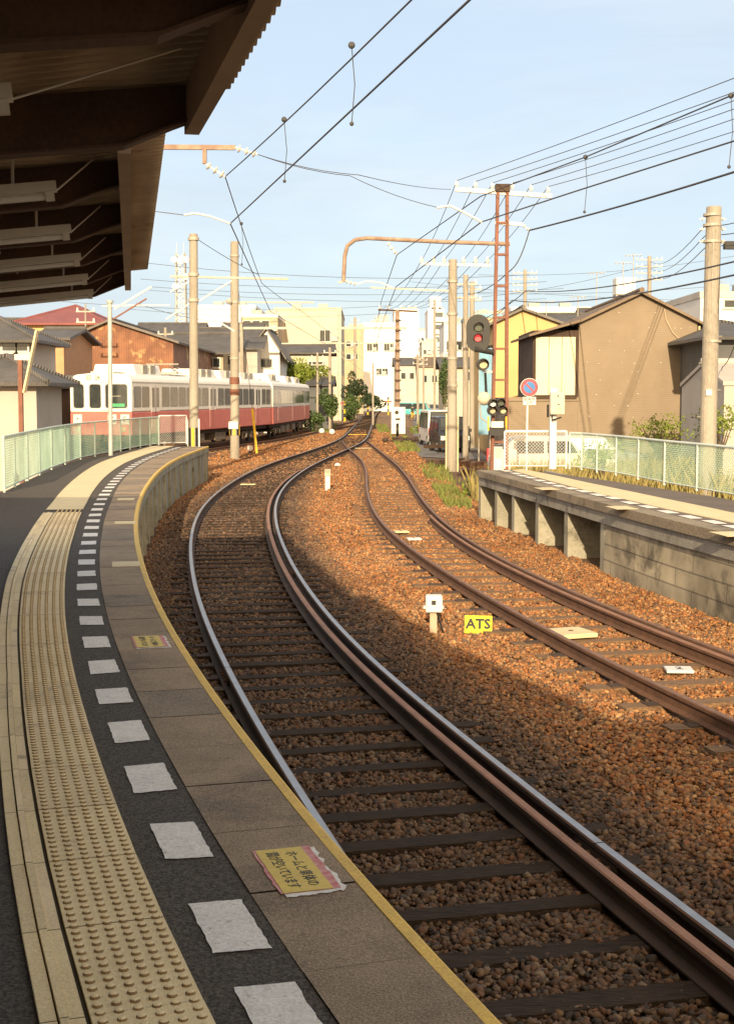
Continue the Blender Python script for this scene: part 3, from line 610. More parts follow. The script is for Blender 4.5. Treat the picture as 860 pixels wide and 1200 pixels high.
# ---------------------------------------------------------------- platform canopy
can = thing('platform_canopy', 'dark steel framed platform canopy with a corrugated roof', 'canopy', (-3.2, 3, PZ))
SL = .112; ZE = 3.80
segs = [((-.80, 5.75), (-2.22, 14.0)), ((.30, 2.13), (-.55, 5.75)), ((1.75, -2.2), (.30, 2.13)), ((6.4, -12.6), (1.75, -2.2))]
def inw(a, b):
    t = (np.array(b)-np.array(a)); t /= np.linalg.norm(t); n_ = np.array([-t[1], t[0]]); return n_ if n_[0] < 0 else -n_
NI = [inw(a, b) for a, b in segs]
deckmb = MB(); fasmb = MB()
for si, (a, b) in enumerate(segs):
    a = np.array(a); b = np.array(b); L = np.linalg.norm(b-a); t = (b-a)/L; nin = np.array([-t[1], t[0]])
    if nin[0] > 0: nin = -nin
    def pos(s_, q, dz=0.):      # along, inward
        f_ = s_/L; q_ = max(q, 0)
        mS = NI[si]+NI[min(si+1, len(segs)-1)]; mE = NI[si]+NI[max(si-1, 0)]
        mS = mS/np.dot(mS, nin); mE = mE/np.dot(mE, nin)
        p = a+t*s_+(mS*(1-f_)+mE*f_)*q; z = ZE - (SL*q if q < 2.7 else SL*2.7-(q-2.7)*SL*.6)
        return Vector((p[0], p[1], z+dz))
    # corrugated sheet
    nseg = int(L/.0165); W = 6.6
    for q0, q1 in ((-.0, 2.7), (2.7, W)):
        b0 = len(deckmb.v)
        for i in range(nseg+1):
            s_ = -.4*(si == 0)+(L+.4*(si == 0)+.16*(si == 1))*i/nseg; c_ = .020*math.sin(i*PI/3)
            deckmb.v.append(tuple(pos(s_, q0, c_))); deckmb.v.append(tuple(pos(s_, q1, c_)))
        for i in range(nseg): deckmb.f.append((b0+2*i, b0+2*i+2, b0+2*i+3, b0+2*i+1)); deckmb.m.append(0)
    fo = .20 if si == 0 else .17
    # fascia channel, set back from the sheet edge
    fasmb.beam(pos(.45 if si == 0 else 0, fo, -.11), pos(L+(.02 if si == 1 else 0), fo, -.11), .06, .19)
    # purlins
    for q in (1.0, 1.9, 3.4, 4.6, 5.8): MB().beam(pos(0, q, -.045), pos(L, q, -.045), .05, .06).build('purlin', M['rafter'], can)
    # rafters
    if si == 0: ss = [L-.08-1.64*k for k in range(5)]
    elif si == 1: ss = [L-.05, L-1.75, L-3.4]
    else: ss = [L-.4-1.64*k for k in range(6)]
    for k_, s_ in enumerate(ss):
        if s_ < 0: continue
        mb = MB(); f0 = fo-.02 if si else fo+.03
        up = [(q, 0) for q in (f0, f0+.35, 2.7, W)]
        def rp(q, dz, e): p = pos(s_+e, q, dz); return p
        dep = .24 if si == 0 else .25
        for e0, e1, d0, d1 in ((-.008, .008, -.018, -dep+.012), (-.05, .05, -dep+.012, -dep)):
            qs = [(f0, .42), (f0+.10, .60), (f0+.30, 1.), (2.7, 1.), (4.6, 1.), (W, .9)]
            b0 = len(mb.v)
            for q, fr in qs:
                lo_ = -.09-(dep-.09)*fr; top = -.018 if d0 == -.018 else lo_+.012; bot = lo_+.012 if d0 == -.018 else lo_
                for e in (e0, e1):
                    mb.v.append(tuple(pos(s_+e, q, top))); mb.v.append(tuple(pos(s_+e, q, bot)))
            for i in range(len(qs)-1):
                o_ = b0+4*i
                for f_ in ((0, 4, 5, 1), (2, 3, 7, 6), (1, 5, 7, 3), (0, 2, 6, 4)): mb.f.append(tuple(o_+x for x in f_)); mb.m.append(0)
            for o_ in (b0, b0+4*(len(qs)-1)): mb.f.append((o_, o_+1, o_+3, o_+2)); mb.m.append(0)
        mb.build('rafter', M['rafter'], can)
    if si == 0:
        for s_ in (L-.1, L-5.0):                              # columns with haunches, out of the frame to the left
            p = pos(s_, 2.9, -.25); MB().beam((p.x, p.y, PZ), p, .16, .16).build('column', M['rafter'], can)
            q1 = pos(s_, 2.15, -.28); q2 = Vector((p.x, p.y, p.z-.7)); MB().beam(q2, q1, .08, .14).build('brace', M['rafter'], can)
    # light fittings, one per bay
    if si == 0: ls = [(s0-.80, 1) for s0 in ss[:5]]
    elif si == 1: ls = [(L-1.2, 1)]
    else: ls = [(L-1.2, 1)]
    for s_, _ in ls:
        fx = thing('strip_light', '', 'light', pos(s_, 1.7, -.2)); 
        q0 = .52 if si == 0 else .86
        mb = MB(); mb.beam(pos(s_, q0, -.25), pos(s_, q0+1.25, -.25), .085, .045); mb.build('housing', M['fixture'], fx)
        mb = MB(); mb.tube([pos(s_, q0+.05, -.295), pos(s_, q0+1.2, -.295)], .016, 8); mb.build('tube', M['tube'], fx)
        for qq in (q0+.03, q0+1.22): MB().beam(pos(s_, qq-.02, -.29), pos(s_, qq+.02, -.29), .045, .05).build('end_cap', M['fixture'], fx)
        for qq in (q0+.2, q0+1.0): MB().tube([pos(s_, qq, -.25), pos(s_, qq, -.02)], .008, 5).build('hanger', M['fixture'], fx)
        fx['group'] = 'strip lights under the canopy'; fx['label'] = 'unlit fluorescent strip light hung between the rafters under the canopy'
        MB().tube([pos(s_, q0, -.27), pos(s_+.1, fo+.15, -.12)], .004, 4).build('cable', M['fixture'], fx)
for q_ in (1.15, 2.2):
    a_, b_ = np.array(segs[0][0]), np.array(segs[0][1]); nn_ = NI[0]; P_ = [Vector((*(a_+(b_-a_)*f_+nn_*q_), ZE-SL*q_-.085)) for f_ in (0, .5, 1)]
    MB().tube(P_, .014, 6).build('conduit', M['fixture'], can)
deckmb.build('roof_sheet', M['deck'], can); fasmb.build('fascia', M['fascia'], can)

sb_ = thing('shade_building', 'unseen building block added behind the canopy to shade the platform', 'building', (-6, -12, GZ))  # unseen block added behind the viewer to keep sun off the near platform
MB().box(-16, 1.6, -18, -6.2, GZ, 5.0).build('wall', M['palewall'], sb_); MB().box(-16.5, 2.1, -18.5, -5.7, 5.003, 5.25).build('roof', M['tile'], sb_)
for xx in (-10, -6, -2): MB().box(xx, xx+1.6, -6.2, -6.15, 1.8, 3.0).build('window', M['glass'], sb_)
# ---------------------------------------------------------------- right platform
E0 = Vector((2.39, 29.84)); E1 = Vector((4.18, 15.49)); ed = (E1-E0).normalized(); en = Vector((-ed.y, ed.x))   # en points away from the track (right)
if en.x < 0: en = -en
def re(s_, d_, z=PZ): p = E0+ed*s_+en*d_; bend = .0045*max(0, s_-9)**2; p = p+en*bend; return Vector((p.x, p.y, z))
rp_ = thing('station_platform', 'low concrete platform with open piers below, across the tracks', 'platform', (E0.x, E0.y, GZ))
ss = np.arange(0, 27.1, .5)
mb = MB(); 
ribbon(mb, [re(s_, .30) for s_ in ss], [Vector((gx.x, gx.y, PZ)) for gx in [re(s_, 0)+Vector((0, 0, 0)) for s_ in ss] for gx in [gx+Vector((0, 0, 0))]] if False else [re(s_, float(np.interp(s_, [0, .6, 3.5, 8, 15, 27], [.8, 1.2, 1.7, 2.15, 2.5, 3.0]))) for s_ in ss])
rdeck = M['rdeck'] = mat('rdeck', (.13, .10, .08), .9, col2=(.085, .07, .06), vscale=1.2, fine=.35, fscale=60)
mb.build('asphalt_surface', rdeck, rp_)
def rstrip(name, m, prof, s0, s1, step=.5):
    P = np.array([tuple(re(s_, 0)) for s_ in np.arange(s0, s1+.01, step)]); mb = MB(); n_ = len(prof)
    for p_i, s_ in enumerate(np.arange(s0, s1+.01, step)):
        for (o, z) in prof: q = re(s_, o, PZ+z); mb.v.append(tuple(q))
    for i in range(len(P)-1):
        for k in range(n_): mb.f.append((i*n_+k, i*n_+(k+1) % n_, (i+1)*n_+(k+1) % n_, (i+1)*n_+k)); mb.m.append(0)
    mb.f.append(tuple(range(n_))); mb.m.append(0); mb.f.append(tuple((len(P)-1)*n_+k for k in range(n_))); mb.m.append(0)
    return mb.build(name, m, rp_)
M['rcope'] = mat('rcope', (.26, .215, .15), .9, col2=(.16, .13, .10), vscale=1.5, fine=.3, fscale=50, stain=((.07, .06, .05), 1.7, .52), bump=.5, bscale=25)
rstrip('coping', M['rcope'], [(0, .003), (.30, .003), (.30, -.10), (0, -.13)], 0, 27)
rstrip('edge_beam', M['concrete'], [(.05, -.10), (.30, -.10), (.30, -.32), (.05, -.32)], 0, 27)
# piers and end pieces
def on_edge(px):
    r = (px-430)/F*1.0; # X = r*Y*(approx)
    best = min(np.arange(-1, 26, .02), key=lambda s_: abs(re(s_, .08).x - (px-430)/F*(re(s_, .08).y)*1.0)); return float(best)
pier_s = [on_edge(px) for px in (561, 580, 600, 628, 662)]; wall_s = on_edge(705)
print('piers', pier_s, wall_s)
for s_ in pier_s+[wall_s-.02]:
    mb = MB(); a = [re(s_, .08, z) for z in (PZ-.32, GZ-.04)]+[re(s_, 1.5, z) for z in (GZ-.04, PZ-.32)]; b = [p+Vector((ed.x, ed.y, 0))*.22 for p in a]
    mb.add(a+b, [(0, 1, 2, 3), (7, 6, 5, 4), (0, 4, 5, 1), (1, 5, 6, 2), (2, 6, 7, 3), (3, 7, 4, 0)]); mb.build('pier', M['wallconc'], rp_)
rstrip('block_wall', M['blockwall'], [(.09, -.32), (.3, -.32), (.3, GZ-PZ-.04), (.06, GZ-PZ-.04)], wall_s+.2, wall_s+6.7, .25)
rstrip('old_wall', M['concrete'], [(.16, -.32), (.3, -.32), (.3, GZ-PZ-.04), (.16, GZ-PZ-.04)], wall_s+6.7, 27, .5)
rstrip('back_wall', M['concrete'], [(1.5, -.02), (1.6, -.02), (1.6, GZ-PZ-.04), (1.5, GZ-PZ-.04)], 0, wall_s+.2, .5)
for k_ in range(5):
    mb = MB(); s_ = wall_s+7.1+k_*1.4; mb.beam(re(s_, .13, PZ-.45), re(s_, .13, GZ), .16, .12); mb.build('wall_rib', M['concrete'], rp_)
mb = MB(); s_ = wall_s+6.9; mb.beam(re(s_, .11, PZ-.62), re(s_+4, .11, PZ-.62), .08, .16); mb.build('timber', M['darkrust'], rp_)
# band and dashes by tracing on the surface
def rband(pxu, pxl, name, m, z=.010):
    mb = MB(); A = [gp(*p, PZ+z) for p in pxu]; B = [gp(*p, PZ+z) for p in pxl]; ribbon(mb, A, B); 
    ribbon(mb, B, [b-Vector((0, 0, .01)) for b in B]); return mb.build(name, m, rp_)
rband([(612, 549.6), (650, 557), (689, 565.6), (735, 575), (778, 584), (820, 592.5), (860, 601), (930, 616)], [(600, 551), (645, 563.5), (689, 575), (735, 585.5), (778, 595.5), (820, 604), (860, 612.5), (930, 629)], 'tactile_paving', M['tactile2'])
for (cx, cy) in ((143, 193), (172, 201), (193, 208), (218, 214), (247, 223), (278, 231), (308, 240), (346, 248), (385, 257), (430, 268), (477, 278), (530, 293), (587, 306), (650, 322), (720, 338), (795, 354), (862, 370)):
    px, py = 540+cx/2.6875, 480+cy/2.6875; c = gp(px, py, PZ+.006); mb = MB(); a = math.atan2(ed.y, ed.x)
    Mx = Matrix.Translation(c) @ Matrix.Rotation(a, 4, 'Z'); mb.box(-.22, .22, -.085, .085, 0, .003, 0, Mx); mb.build('painted_dash', M['wpaint'], rp_)
for (cx, cy) in ((270, 249), (505, 309), (850, 392)):
    c = gp(540+cx/2.6875, 480+cy/2.6875, PZ+.006); mb = MB(); Mx = Matrix.Translation(c) @ Matrix.Rotation(math.atan2(ed.y, ed.x), 4, 'Z'); mb.box(-.28, .28, -.16, .16, 0, .003, 0, Mx); mb.build('faded_patch', M['tactile2'], rp_)
mb = MB(); mb.add([re(0, 0.02, GZ-.04), re(0, .02, PZ-.12), re(0, 1.3, PZ-.12), re(0, 1.3, GZ-.04)], [(0, 1, 2, 3)])
# solid body underneath so nothing shows through from the side

# ---------------------------------------------------------------- train
def make_car(front, L, W=2.72):
    """local: front face at y=0, body extends to +y; x to the right"""
    root = thing('train_car', '', 'train', (0, 0, 0), local=True)
    zs, zb, zr = .88, 1.86, 3.38; hw = W/2
    sec_r = [(-hw, zs), (hw, zs), (hw, zb), (-hw, zb)]
    MB().prism(sec_r, 0.0, L, 'y').build('lower_body', M['train_r'], root, bevel=.04)
    pts = [(-hw, zb+.002), (hw, zb+.002), (hw, zr-.30)]
    for a in range(0, 91, 15): pts.append((hw-.42+.42*math.cos(R(a)), zr-.30+.36*math.sin(R(a))))
    pts.append((0, zr+.14))
    for a in range(90, -1, -15): pts.append((-(hw-.42+.42*math.cos(R(a))), zr-.30+.36*math.sin(R(a))))
    MB().prism(pts[::-1], 0.0, L, 'y').build('upper_body', M['train_w'], root, bevel=.05)
    MB().box(-hw-.012, hw+.012, .05, L-.05, 3.09, 3.14).build('gutter', M['train_roof'], root)
    def rrect(u0, u1, v0, v1, r_=.10):
        P = []
        for cx, cy, a0 in ((u1-r_, v1-r_, 0), (u0+r_, v1-r_, 90), (u0+r_, v0+r_, 180), (u1-r_, v0+r_, 270)):
            for a in range(0, 91, 30): P.append((cx+r_*math.cos(R(a0+a)), cy+r_*math.sin(R(a0+a))))
        return P
    def win(face, u0, u1, v0, v1, m=None, frame=True, nm='window', r_=.10):
        m = m or M['glassb']
        if face == 'f':
            w_ = MB().prism(rrect(u0, u1, v0, v1, r_), -.012, .02, 'y').build(nm, m, root)
            if frame: MB().prism(rrect(u0-.035, u1+.035, v0-.035, v1+.035, r_+.03), -.006, .02, 'y').build('frame', M['galv'], w_)
        else:
            sx = 1 if face == 'r' else -1
            w_ = MB().prism(rrect(u0, u1, v0, v1, r_), sx*(hw-.01), sx*(hw+.010), 'x').build(nm, m, root)
            if frame:
                MB().prism(rrect(u0-.03, u1+.03, v0-.03, v1+.03, r_+.03), sx*(hw-.01), sx*(hw+.006), 'x').build('frame', M['galv'], w_)
        return w_
    if front:
        win('f', -hw+.17, -hw+.62, 2.03, 3.02, M['glass']); win('f', -hw+.88, -hw+1.37, 2.03, 3.02, M['glass']); wb = win('f', .22, hw-.19, 2.03, 3.02, M['glass'])
        MB().box(.34, hw-.3, -.018, -.013, 2.08, 2.22).build('green_ledge', M['greenlit'], wb)
        for s_, x in (('回', -.52), ('送', -.12)):
            text_part(s_, .24, Matrix.Translation((x, -.006, 3.28)) @ Matrix.Rotation(R(90), 4, 'X'), M['blackpaint'], 'destination_lettering', root)
        for x, s_ in ((-hw+.34, '・'), (.50, 'K'), (1.06, 'F')):
            pl = MB().box(x-.19, x+.19, -.02, -.002, 1.34, 1.76).build('number_plate', M['white'], root)
            text_part(s_, .34, Matrix.Translation((x, -.022, 1.55)) @ Matrix.Rotation(R(90), 4, 'X'), M['blackpaint'], 'lettering', pl)
        for x in (-1.0, 1.0): MB().tube([(x, -.04, 1.15), (x, .02, 1.15)], .11, 14).build('headlight', M['lensamber'], root)
        MB().box(-hw+.1, hw-.1, -.10, 0, .62, .86).build('buffer_beam', M['under'], root); MB().box(-.15, .15, -.45, 0, .72, .92).build('coupler', M['under'], root)
    # side windows and doors
    n_ = 3 if L > 13 else 2
    dpos = [3.0, L/2, L-3.0]
    for face in 'rl':
        for dp in dpos:
            sx = 1 if face == 'r' else -1
            dr = MB().box(min(sx*(hw-.01), sx*(hw+.004)), max(sx*(hw-.01), sx*(hw+.004)), dp-.55, dp+.55, 1.02, 3.02).build('door', M['train_w'], root)
            MB().box(min(sx*(hw), sx*(hw+.0055)), max(sx*(hw), sx*(hw+.0055)), dp-.549, dp+.549, 1.021, zb).build('door_lower_panel', M['train_r'], dr)
            for o_ in (-.28, .28): MB().box(min(sx*hw, sx*(hw+.012)), max(sx*hw, sx*(hw+.012)), dp+o_-.17, dp+o_+.17, 2.05, 2.9).build('window', M['glassb'], dr)
            MB().box(min(sx*hw, sx*(hw+.012)), max(sx*hw, sx*(hw+.012)), dp-.01, dp+.01, 1.03, 3.0).build('seam', M['under'], dr)
        edges = [.0]+[x for dp in dpos for x in (dp-.6, dp+.6)]+[L]
        for a, b in zip(edges[0::2], edges[1::2]):
            if b-a < .7: continue
            k = max(1, round((b-a-.3)/1.15)); w_ = (b-a-.36)/k
            for q in range(k): win(face, a+.18+q*w_+.05, a+.18+(q+1)*w_-.05, 2.08, 2.92, r_=.07)
    # roof equipment
    for yc, l_, w2, h_ in ((3.3, 3.4, 1.0, .42), (12.0, 3.4, .95, .40), (16.2, 3.4, 1., .40), (20.2, 3.0, .9, .36)):
        if yc+l_/2 > L-.3: continue
        ac = MB().prism([(-w2, zr), (w2, zr), (w2*.86, zr+.1+h_), (-w2*.86, zr+.1+h_)][::-1], yc-l_/2, yc+l_/2, 'y').build('roof_unit', M['train_w'], root, bevel=.05)
        for o_ in (-.5, .5): MB().box(w2*.9, w2*.98, yc+o_-.32, yc+o_+.32, zr+.12, zr+.08+h_).build('vent_grille', M['steel'], ac)
    MB().box(-.5, .5, .2, L-.3, zr+.10, zr+.18).build('roof_walk', M['train_roof'], root)
    # underframe
    MB().box(-1.1, 1.1, .3, L-.3, .68, .878).build('underframe', M['under'], root)
    for yc in (L*.42, L*.58, L*.3): MB().box(-1.18, 1.18, yc-.95, yc+.95, .30, .68).build('equipment_box', M['undermid'], root)
    for yc in (3.8, L-3.8):
        bg_ = MB(); bg_.box(-1.05, -.85, yc-1.35, yc+1.35, .38, .60); bg_.box(.85, 1.05, yc-1.35, yc+1.35, .38, .60); bg_.box(-.9, .9, yc-.2, yc+.2, .35, .65)
        for sx in (-1, 1):
            for o_ in (-.95, .95): bg_.box(sx*1.08-.06, sx*1.08+.06, yc+o_-.15, yc+o_+.15, .26, .56)
            for z_ in (.30, .38, .46, .54): bg_.box(sx*1.10-.07, sx*1.10+.07, yc-.12, yc+.12, z_, z_+.05)
        b_ = bg_.build('bogie', M['undermid'], root)
        for o_ in (-.95, .95):
            for sx in (-1, 1):
                MB().tube([(sx*.66, yc+o_, .40), (sx*.80, yc+o_, .40)], .40, 20).build('wheel', M['under'], b_)
                MB().tube([(sx*1.05, yc+o_, .40), (sx*1.17, yc+o_, .40)], .13, 12).build('axle_box', M['steel'], b_)
    # pantograph
    if front:
        pg = MB(); yc = 8.0; z0 = zr+.2
        pg.box(-.8, .8, yc-.6, yc-.5, z0, z0+.08); pg.box(-.8, .8, yc+.5, yc+.6, z0, z0+.08)
        for sx in (-.6, .6):
            pg.tube([(sx, yc-.5, z0+.08), (sx, yc+.75, z0+.30), (sx*.7, yc-.1, z0+.42)], .025, 6); pg.tube([(sx, yc+.5, z0+.08), (sx, yc-.75, z0+.30), (sx*.7, yc+.1, z0+.42)], .025, 6)
        pg.tube([(-.8, yc, z0+.46), (.8, yc, z0+.46)], .035, 6)
        pg.build('pantograph', M['steel'], root)
    return root
c0 = Vector((-9.8, 33.5*S, 0)); c1 = Vector((-5.55, 47.2*S, 0)); c2 = Vector((-4.25, 59.6*S, 0))
def place_car(r, a, b, lab):
    d = (b-a).normalized(); rt = Vector((d.y, -d.x, 0)); o = a-rt*(2.72/2); r.location = (o.x, o.y, 0); r.rotation_euler = (0, 0, math.atan2(d.y, d.x)-PI/2)
    r['label'] = lab; r['category'] = 'train car'; r['group'] = 'cars of the parked train'
t1 = make_car(True, (c1-c0).length-.3); place_car(t1, c0, c1, 'leading red and white train car facing the platform with its destination sign')
t2 = make_car(False, (c2-c1).length-.2); place_car(t2, c1+(c2-c1).normalized()*.2, c2, 'rear red and white train car, the one farther down the siding')

# ---------------------------------------------------------------- wires
def wire(pts, r, label, group=None, name='overhead_wire', cat='wire', n=5, m=None):
    o = MB().tube(pts, r, n).build(name, m or M['wire']); tag(o, label, cat, group); return o
def poly(pp, sag=.05, n=6):
    out = []
    for a, b in zip(pp[:-1], pp[1:]): w_ = wire_pts(a, b, sag, n); out += w_ if not out else w_[1:]
    return out
ZC, ZM = 5.1, 5.9
Ca = [gp(550, 0, ZC)+(gp(550, 0, ZC)-gp(270, 262, ZC))*.9, gp(550, 0, ZC), gp(270, 262, ZC), gp(317, 365, ZC), gp(354, 387, ZC), gp(400, 414, ZC), gp(425, 436, ZC)]
wire(poly(Ca, .0), .0095, 'contact wire low above the curved main track')
Ma = [gp(465, 0, ZM)+(gp(465, 0, ZM)-gp(264, 207, ZM))*1.1, gp(264, 207, ZM)]
Mb_ = [gp(264, 207, ZM), gp(307, 332, ZM-.02), gp(354, 365, ZM-.02), gp(400, 398, ZM), gp(428, 422, ZM)]
wire(poly(Ma, .12, 10)+poly(Mb_, .05)[1:], .009, 'messenger wire carried by insulators above the main track')
Cb = [gp(860, 165, ZC)+(gp(860, 165, ZC)-gp(564, 260, ZC))*1.6, gp(860, 165, ZC), gp(682, 221.5, ZC), gp(564, 260, ZC), gp(464, 336, ZC), gp(448, 378, ZC), gp(440, 405, ZC), gp(434, 430, ZC)]
wire(poly(Cb, 0), .010, 'contact wire above the rusty side track')
Mbb = [gp(856, 112, ZM)+(gp(856, 112, ZM)-gp(685.6, 184, ZM-.03))*2, gp(856, 112, ZM), gp(685.6, 184, ZM-.03), gp(602, 215, ZM), gp(563, 230, ZM), gp(465, 298.6, ZM), gp(447, 352, ZM), gp(438, 395, ZM)]
wire(poly(Mbb, .0), .010, 'messenger wire above the rusty side track')
for a, b, lb in ((gp(412, 53, 5.84), gp(411, 125, ZC), 'long'), (gp(333, 140, 5.84), gp(333, 186, ZC), ''), (gp(856, 112, ZM), gp(851, 167, ZC), ''), (gp(685.6, 184, ZM-.03), gp(684, 221, ZC), ''), (gp(283, 262, ZM), gp(281, 305, ZC+.1), '')):
    b = Vector((a.x, a.y+.02, ZC+.01)); r = thing('dropper', 'thin dropper wire clipped between messenger wire and contact wire', 'dropper', b, 'droppers of the overhead line')
    MB().tube([a, a.lerp(b, .5)+Vector((.03, 0, 0)), b], .0045, 4).build('wire', M['wire'], r); MB().ball(a, .035, 8, 5).build('clip', M['wire'], r); MB().ball(b, .022, 8, 5).build('clip', M['wire'], r)

# insulator string
def insul(mb, a, b, n=3, r_=.06):
    a = Vector(a); b = Vector(b); d = (b-a).normalized(); mb.tube([a, b], .016, 6)
    for i in range(n):
        c = a.lerp(b, (i+.5)/n); mb.tube([c-d*.022, c-d*.005, c+d*.012, c+d*.026], [r_*.35, r_, r_*.8, r_*.3], 12)
# bracket over the main track seen beyond the canopy
br = thing('catenary_bracket', 'rusty arm with white insulators reaching out from behind the canopy', 'bracket', gp(212, 172, ZM+.25))
Yb = 12.3*S
MB().beam(at(140, 172, Yb), at(276, 173, Yb), .05, .07).build('arm', M['pipe'], br); MB().beam(at(240, 171, Yb), at(240, 192, Yb), .06, .06).build('hanger', M['pipe'], br)
mb = MB(); insul(mb, at(276, 173, Yb), at(302, 181, Yb), 3, .065); insul(mb, at(241, 192, Yb), at(264, 207, Yb), 3, .065); mb.build('insulator', M['porc'], br)
wire(poly([at(302, 181, Yb), gp(420, 205, 5.9), at(528, 222, 20*S)], .05), .006, 'thin stay wire running from the rusty arm to the lattice mast')
wire(poly([at(302, 181, Yb), at(410, 206, 13.5*S), at(512, 243, 14*S)], .05), .006, 'thin pull wire ending at the white pull-off rod')
pr = thing('pull_off_rod', 'white curved pull-off rod holding the contact wire above the main track', 'pull-off rod', at(270, 262, 12*S))
MB().tube([at(216, 252, 12*S), at(228, 250, 12*S), at(245, 253, 12*S), at(270, 262, 12*S)], .016, 8).build('rod', M['porc'], pr)
MB().tube([at(216, 252, 12*S), at(176, 247, 12*S), at(120, 242, 12*S)], .006, 5).build('stay', M['wire'], pr)
pr = thing('pull_off_rod', 'white curved pull-off rod over the side track beside the lattice mast', 'pull-off rod', gp(564, 260, ZC))
MB().tube([at(512, 243.5, 12.2*S), at(527, 241, 12.2*S), at(540, 247, 12.2*S), at(564, 260, 12.0*S)], .018, 8).build('rod', M['porc'], pr)

# ---------------------------------------------------------------- lattice signal mast
YM = 20.0*S
ms = thing('lattice_mast', 'tall rust red lattice mast with white cross arm beside the low platform', 'mast', Vector((at(582, 500, YM).x, YM, GZ)))
def mx_(px, py, Y=YM): return at(px, py, Y)
bL, bR = mx_(575, 590), mx_(593, 590); tL, tR = mx_(583, 224), mx_(594, 224)
for a, b in ((bL, tL), (bR, tR)):
    for dy in (-.11, .11): MB().beam(a+Vector((0, dy, 0)), b+Vector((0, dy*.6, 0)), .075, .03, up=Vector((0, 1, 0))).build('leg', M['mast'], ms)
mb = MB()
zz = np.linspace(590, 224, 11)
for i in range(len(zz)):
    f_ = i/(len(zz)-1); a = bL.lerp(tL, f_); b = bR.lerp(tR, f_)
    for dy in (-.11, .11): mb.beam(a+Vector((0, dy*(1-.4*f_), 0)), b+Vector((0, dy*(1-.4*f_), 0)), .02, .05)
    mb.beam(a+Vector((0, -.11, 0)), a+Vector((0, .11, 0)), .04, .03); mb.beam(b+Vector((0, -.11, 0)), b+Vector((0, .11, 0)), .04, .03)
for i in range(len(zz)-1):
    f0, f1 = i/10, (i+1)/10
    for X0, X1 in ((bL, tL), (bR, tR)):
        s_ = 1 if i % 2 else -1; mb.beam(X0.lerp(X1, f0)+Vector((0, -.1*s_, 0)), X0.lerp(X1, f1)+Vector((0, .1*s_, 0)), .02, .03)
mb.build('lacing', M['mast'], ms)
MB().box(tL.x-.06, tR.x+.06, YM-.12, YM+.12, tL.z-.02, tL.z+.16).build('head_box', M['darkrust'], ms)
arm = MB().beam(mx_(533, 222), mx_(646, 230), .09, .10).build('cross_arm', M['white'], ms)
mb = MB(); AI = []
for px, py in ((535, 219), (557, 220), (577, 221.5), (600, 222), (622, 224), (642, 226)):
    p = mx_(px, py); mb.tube([p, p+Vector((0, 0, .05)), p+Vector((0, 0, .10)), p+Vector((0, 0, .15))], [.025, .055, .04, .02], 10); AI.append(p+Vector((0, 0, .15)))
mb.build('insulator', M['porc'], ms)
MB().beam(mx_(580, 261), mx_(612, 263), .08, .08).build('short_arm', M['white'], ms)
mb = MB(); insul(mb, mx_(612, 263), mx_(620, 270), 2, .055); mb.build('insulator', M['porc'], ms)
# hook shaped bracket
MB().tube([mx_(597, 286), mx_(520, 283.5), mx_(430, 279), mx_(416, 281), mx_(407, 288), mx_(404, 300), mx_(402.5, 330)], .05, 8).build('hook_bracket', M['pipe'], ms)
mb = MB(); insul(mb, mx_(404, 329), mx_(418, 333), 3, .06); insul(mb, mx_(454, 284), mx_(465, 298), 3, .06); mb.build('insulator', M['porc'], ms)
MB().tube([mx_(418, 333), mx_(430, 329.5), mx_(445, 331), mx_(462, 338)], .02, 6).build('pull_off_rod', M['porc'], ms)
MB().beam(mx_(402, 330), mx_(396, 331), .05, .05).build('bracket_tip', M['steel'], ms)
# signals
def lens(c, r_, m, parent, hood=True, dy=-.0):
    l_ = MB().tube([Vector(c)+Vector((0, -.03, 0)), Vector(c)+Vector((0, .02, 0))], r_, 18).build('lens', m, parent)
    if hood:
        mb = MB(); c = Vector(c); n_ = 14; A = []
        for yq in (-.26, 0.):
            for k in range(n_+1):
                a = PI*(-.12+1.24*k/n_); A.append(c+Vector((math.cos(a)*(r_+.02), yq, math.sin(a)*(r_+.02))))
        mb.add(A, [(k, k+1, n_+2+k, n_+1+k) for k in range(n_)]); mb.build('hood', M['black'], l_)
    return l_
sg = thing('railway_signal', 'oval black railway signal with a lit red lamp high on the lattice mast', 'signal', mx_(560, 391, (YM-20+19.7)))
c = mx_(560, 390.5, (YM-20+19.7)); P = [(c.x+.29*math.cos(a)*(1), c.z+(.17 if math.sin(a) > 0 else -.17)+.29*math.sin(a)) for a in np.linspace(0, 2*PI, 40, endpoint=False)]
MB().prism(P[::-1], (YM-20+19.68), (YM-20+19.72), 'y').build('backboard', M['black'], sg)
MB().box(c.x-.16, c.x+.16, (YM-20+19.72), (YM-20+19.95), c.z-.32, c.z+.32).build('lamp_case', M['black'], sg)
lens((c.x, (YM-20+19.66), c.z+.14), .095, M['lensoff'], sg); lens((c.x-.01, (YM-20+19.66), c.z-.12), .085, M['redlit'], sg)
MB().beam((c.x, (YM-20+19.85), c.z-.36), mx_(580, 405.5), .07, .07).build('bracket', M['black'], sg)
MB().tube([mx_(556, 409, (YM-20+19.7)), mx_(578, 413, (YM-20+19.8))], .07, 10).build('junction_tube', M['black'], sg)
sg = thing('railway_signal', 'small single-lamp signal with round hood on the lattice mast below the oval one', 'signal', mx_(566, 427, (YM-20+19.7)))
c = mx_(566, 427, (YM-20+19.7)); lens(c, .10, M['lensamber'], sg); MB().tube([c+Vector((0, .0, 0)), c+Vector((0, .25, 0))], .15, 18).build('lamp_case', M['black'], sg)
MB().beam(c+Vector((0, .15, -.16)), mx_(577, 436), .05, .05).build('bracket', M['porc'], sg); MB().tube([c+Vector((.06, .1, -.2)), mx_(570, 470, (YM-20+19.8))], .035, 6).build('conduit', M['black'], sg)
